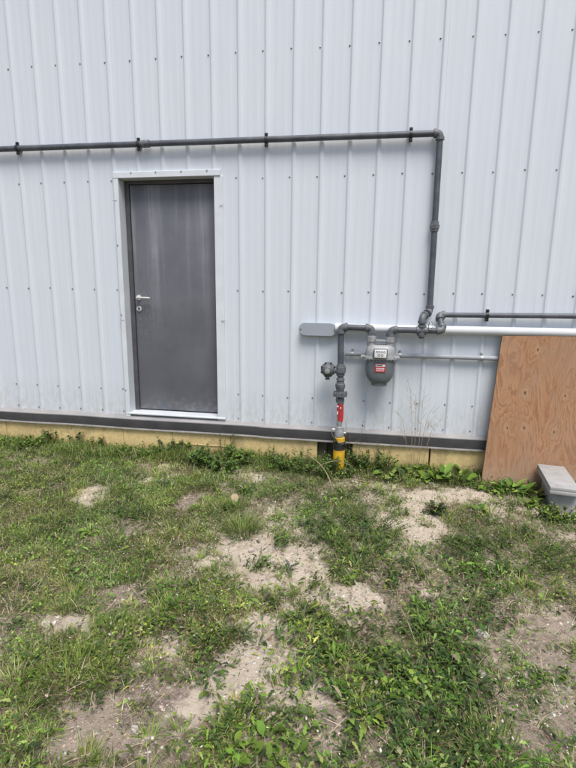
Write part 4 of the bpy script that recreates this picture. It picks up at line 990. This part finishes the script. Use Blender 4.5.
def vine(x, y, h, n, label):
    p = plant('climbing_weed', x, y, label); z = p.location.z; st = MB(); P = []
    for i in range(n):
        x1 = x + random.uniform(-.08, .08); pts = [Vector((x + random.uniform(-.05, .05), y, z - .01)), Vector((x1, y + .01, z + h * .5)), Vector((x1 + random.uniform(-.06, .06), y, z + h * random.uniform(.7, 1)))]
        st.tube(pts, [.002, .0016, .001], 5)
        for q in range(7): t = random.uniform(.3, 1); c_ = pts[0].lerp(pts[1], t * 2) if t < .5 else pts[1].lerp(pts[2], t * 2 - 1); P.append((c_.x, c_.y - .006, c_.z))
    st.build('stem', stem_mat, p); f = Fol(); N = len(P)
    L = U(.028, .05, N); f.strips(np.array(P), U(math.pi + .2, 2 * math.pi - .2, N), L, L * U(.5, .8, N), U(-.6, .5, N), U(0, .7, N), pick(np.concatenate([G_DARK, G_LEAF[:1]]), N), (.3, .95, 1, .5, .05), fold=.25)
    f.build('foliage', M['leaf'], p)
vine(-2.10, -.05, .20, 5, 'dark leafy vine on the foundation at the far left'); vine(-1.86, -.05, .19, 5, 'dark leafy vine on the foundation, second from the left')
vine(-1.66, -.05, .17, 4, 'dark leafy vine on the foundation left of the door sill'); vine(-.72, -.06, .17, 3, 'thin leafy weed on the foundation under the middle of the door')
tuft('grass_tuft', .17, -1.36, 420, .10, .08, .17, 'thick green grass tuft at the upper left of the large sandy patch')
tuft('grass_tuft', -1.60, -.16, 900, .32, .07, .14, 'bright green grass growing thick against the foundation at the left', G_GRASS[:3])
tuft('grass_tuft', -.20, -2.70, 420, .16, .05, .10, 'bright green grass tuft at the lower left edge', G_GRASS[:3])
tuft('grass_tuft', -.12, -2.42, 320, .13, .05, .10, 'bright green grass tuft above the brown pebbly patch', G_GRASS[:3])
tuft('grass_tuft', .02, -1.05, 180, .08, .06, .12, 'green grass tuft beside the sawn wood end')
tuft('grass_tuft', 1.42, -2.72, 200, .10, .06, .12, 'yellowish green grass tuft at the bottom right', G_GRASS[2:])

# tall dead stalks in front of the siding and arching straws
ds = plant('dry_stalk', 1.37, -.13, 'tall dry wispy stalks in front of the white wall right of the meter', 'dead stalks'); z = ds.location.z
st = MB(); hd = Fol(); P = []
for x1, h_, ln_ in ((1.33, .86, -.05), (1.42, .62, .06), (1.36, .70, -.01), (1.29, .55, -.06), (1.46, .50, .07), (1.40, .78, .01)):
    pts = [Vector((1.37 + (x1 - 1.37) * .6, -.13, z - .01)), Vector((x1, -.12, z + h_ * .5)), Vector((x1 + ln_ * .6, -.115, z + h_ * .85)), Vector((x1 + ln_ * 1.5, -.115, z + h_))]
    st.tube(pts, [.0022, .0018, .0013, .0008], 5)
    for q in range(10):
        t = random.uniform(.1, 1); c_ = pts[1].lerp(pts[3], t); e2 = c_ + Vector((random.uniform(-.06, .06), random.uniform(-.02, .02), random.uniform(.02, .07))); st.tube([c_, e2], [.0011, .0007], 4)
        P.append(e2[:])
st.build('stem', straw_mat, ds); N = len(P)
hd.strips(np.array(P), U(0, 6.28, N), U(.008, .016, N), U(.003, .005, N), U(0, 1.4, N), 0.3, pick(G_DRY, N), (.5, 1, .1)); hd.build('seed_heads', M['dry'], ds)['kind'] = 'stuff'
def stalk(pts, r_, label, name='dead_weed'):
    pts = [Vector(p) for p in pts]; sp = []
    for i in range(len(pts) - 1):
        a, b_, c_, d_ = pts[max(i - 1, 0)], pts[i], pts[i + 1], pts[min(i + 2, len(pts) - 1)]
        for k in range(6):
            t = k / 6; sp.append(.5 * ((2 * b_) + (c_ - a) * t + (2 * a - 5 * b_ + 4 * c_ - d_) * t * t + (3 * b_ - a - 3 * c_ + d_) * t ** 3))
    sp.append(pts[-1]); m = MB(); m.tube(sp, [r_ * (1 - .6 * i / len(sp)) for i in range(len(sp))], 7)
    l0 = Vector(pts[0]); return tag(m.build(name, straw_mat, None, 60, l0), label, 'dead weed')
stalk([(.70, -.56, .01), (.66, -.50, .09), (.60, -.42, .14), (.52, -.35, .18), (.42, -.30, .215)], .005, 'pale arching dry stem left of the yellow sleeve')
stalk([(.50, -.36, .06), (.60, -.36, .14), (.72, -.34, .17), (.85, -.33, .13)], .0035, 'thin dry stem curving across the yellow sleeve')
stalk([(.70, -.42, .03), (.85, -.42, .05), (1.02, -.44, .04)], .006, 'dead brown stem lying on the weeds right of the riser foot')
stalk([(1.22, -2.28, .02), (1.19, -2.18, .06), (1.15, -2.05, .07), (1.11, -1.95, .04)], .003, 'curved dry stem in the weeds above the lower centre rosette')
stalk([(.92, -2.42, .02), (.98, -2.36, .05), (1.02, -2.25, .045)], .003, 'short curved dry stem in the weeds at lower centre')
stalk([(1.22, -1.55, .015), (1.25, -1.62, .05), (1.27, -1.74, .03)], .003, 'curled dry stem beside the feathery weeds')
for x_, lab in ((-.36, 'taller thin-leaved weed stem on the foundation right of the door'), (-.28, 'thin weed stem on the foundation beside the dark green bush'), (.10, 'sparse weed stem on the foundation midway between door and riser')):
    bush('thin_weed', x_, -.08, .05, .03, .30, 3, lab, G_LEAF[:3], (.014, .03), .4, 16)
for x_, y_, h_, lab in ((.84, -.12, .50, 'twiggy weed right beside the yellow riser'), (1.12, -.10, .30, 'twiggy brown weed at the foundation below the meter')):
    bush('twiggy_weed', x_, y_, .12, .05, h_, 7, lab, np.concatenate([G_DRY[:2] * .6, G_LEAF[:1]]), (.008, .02), .35, 20)
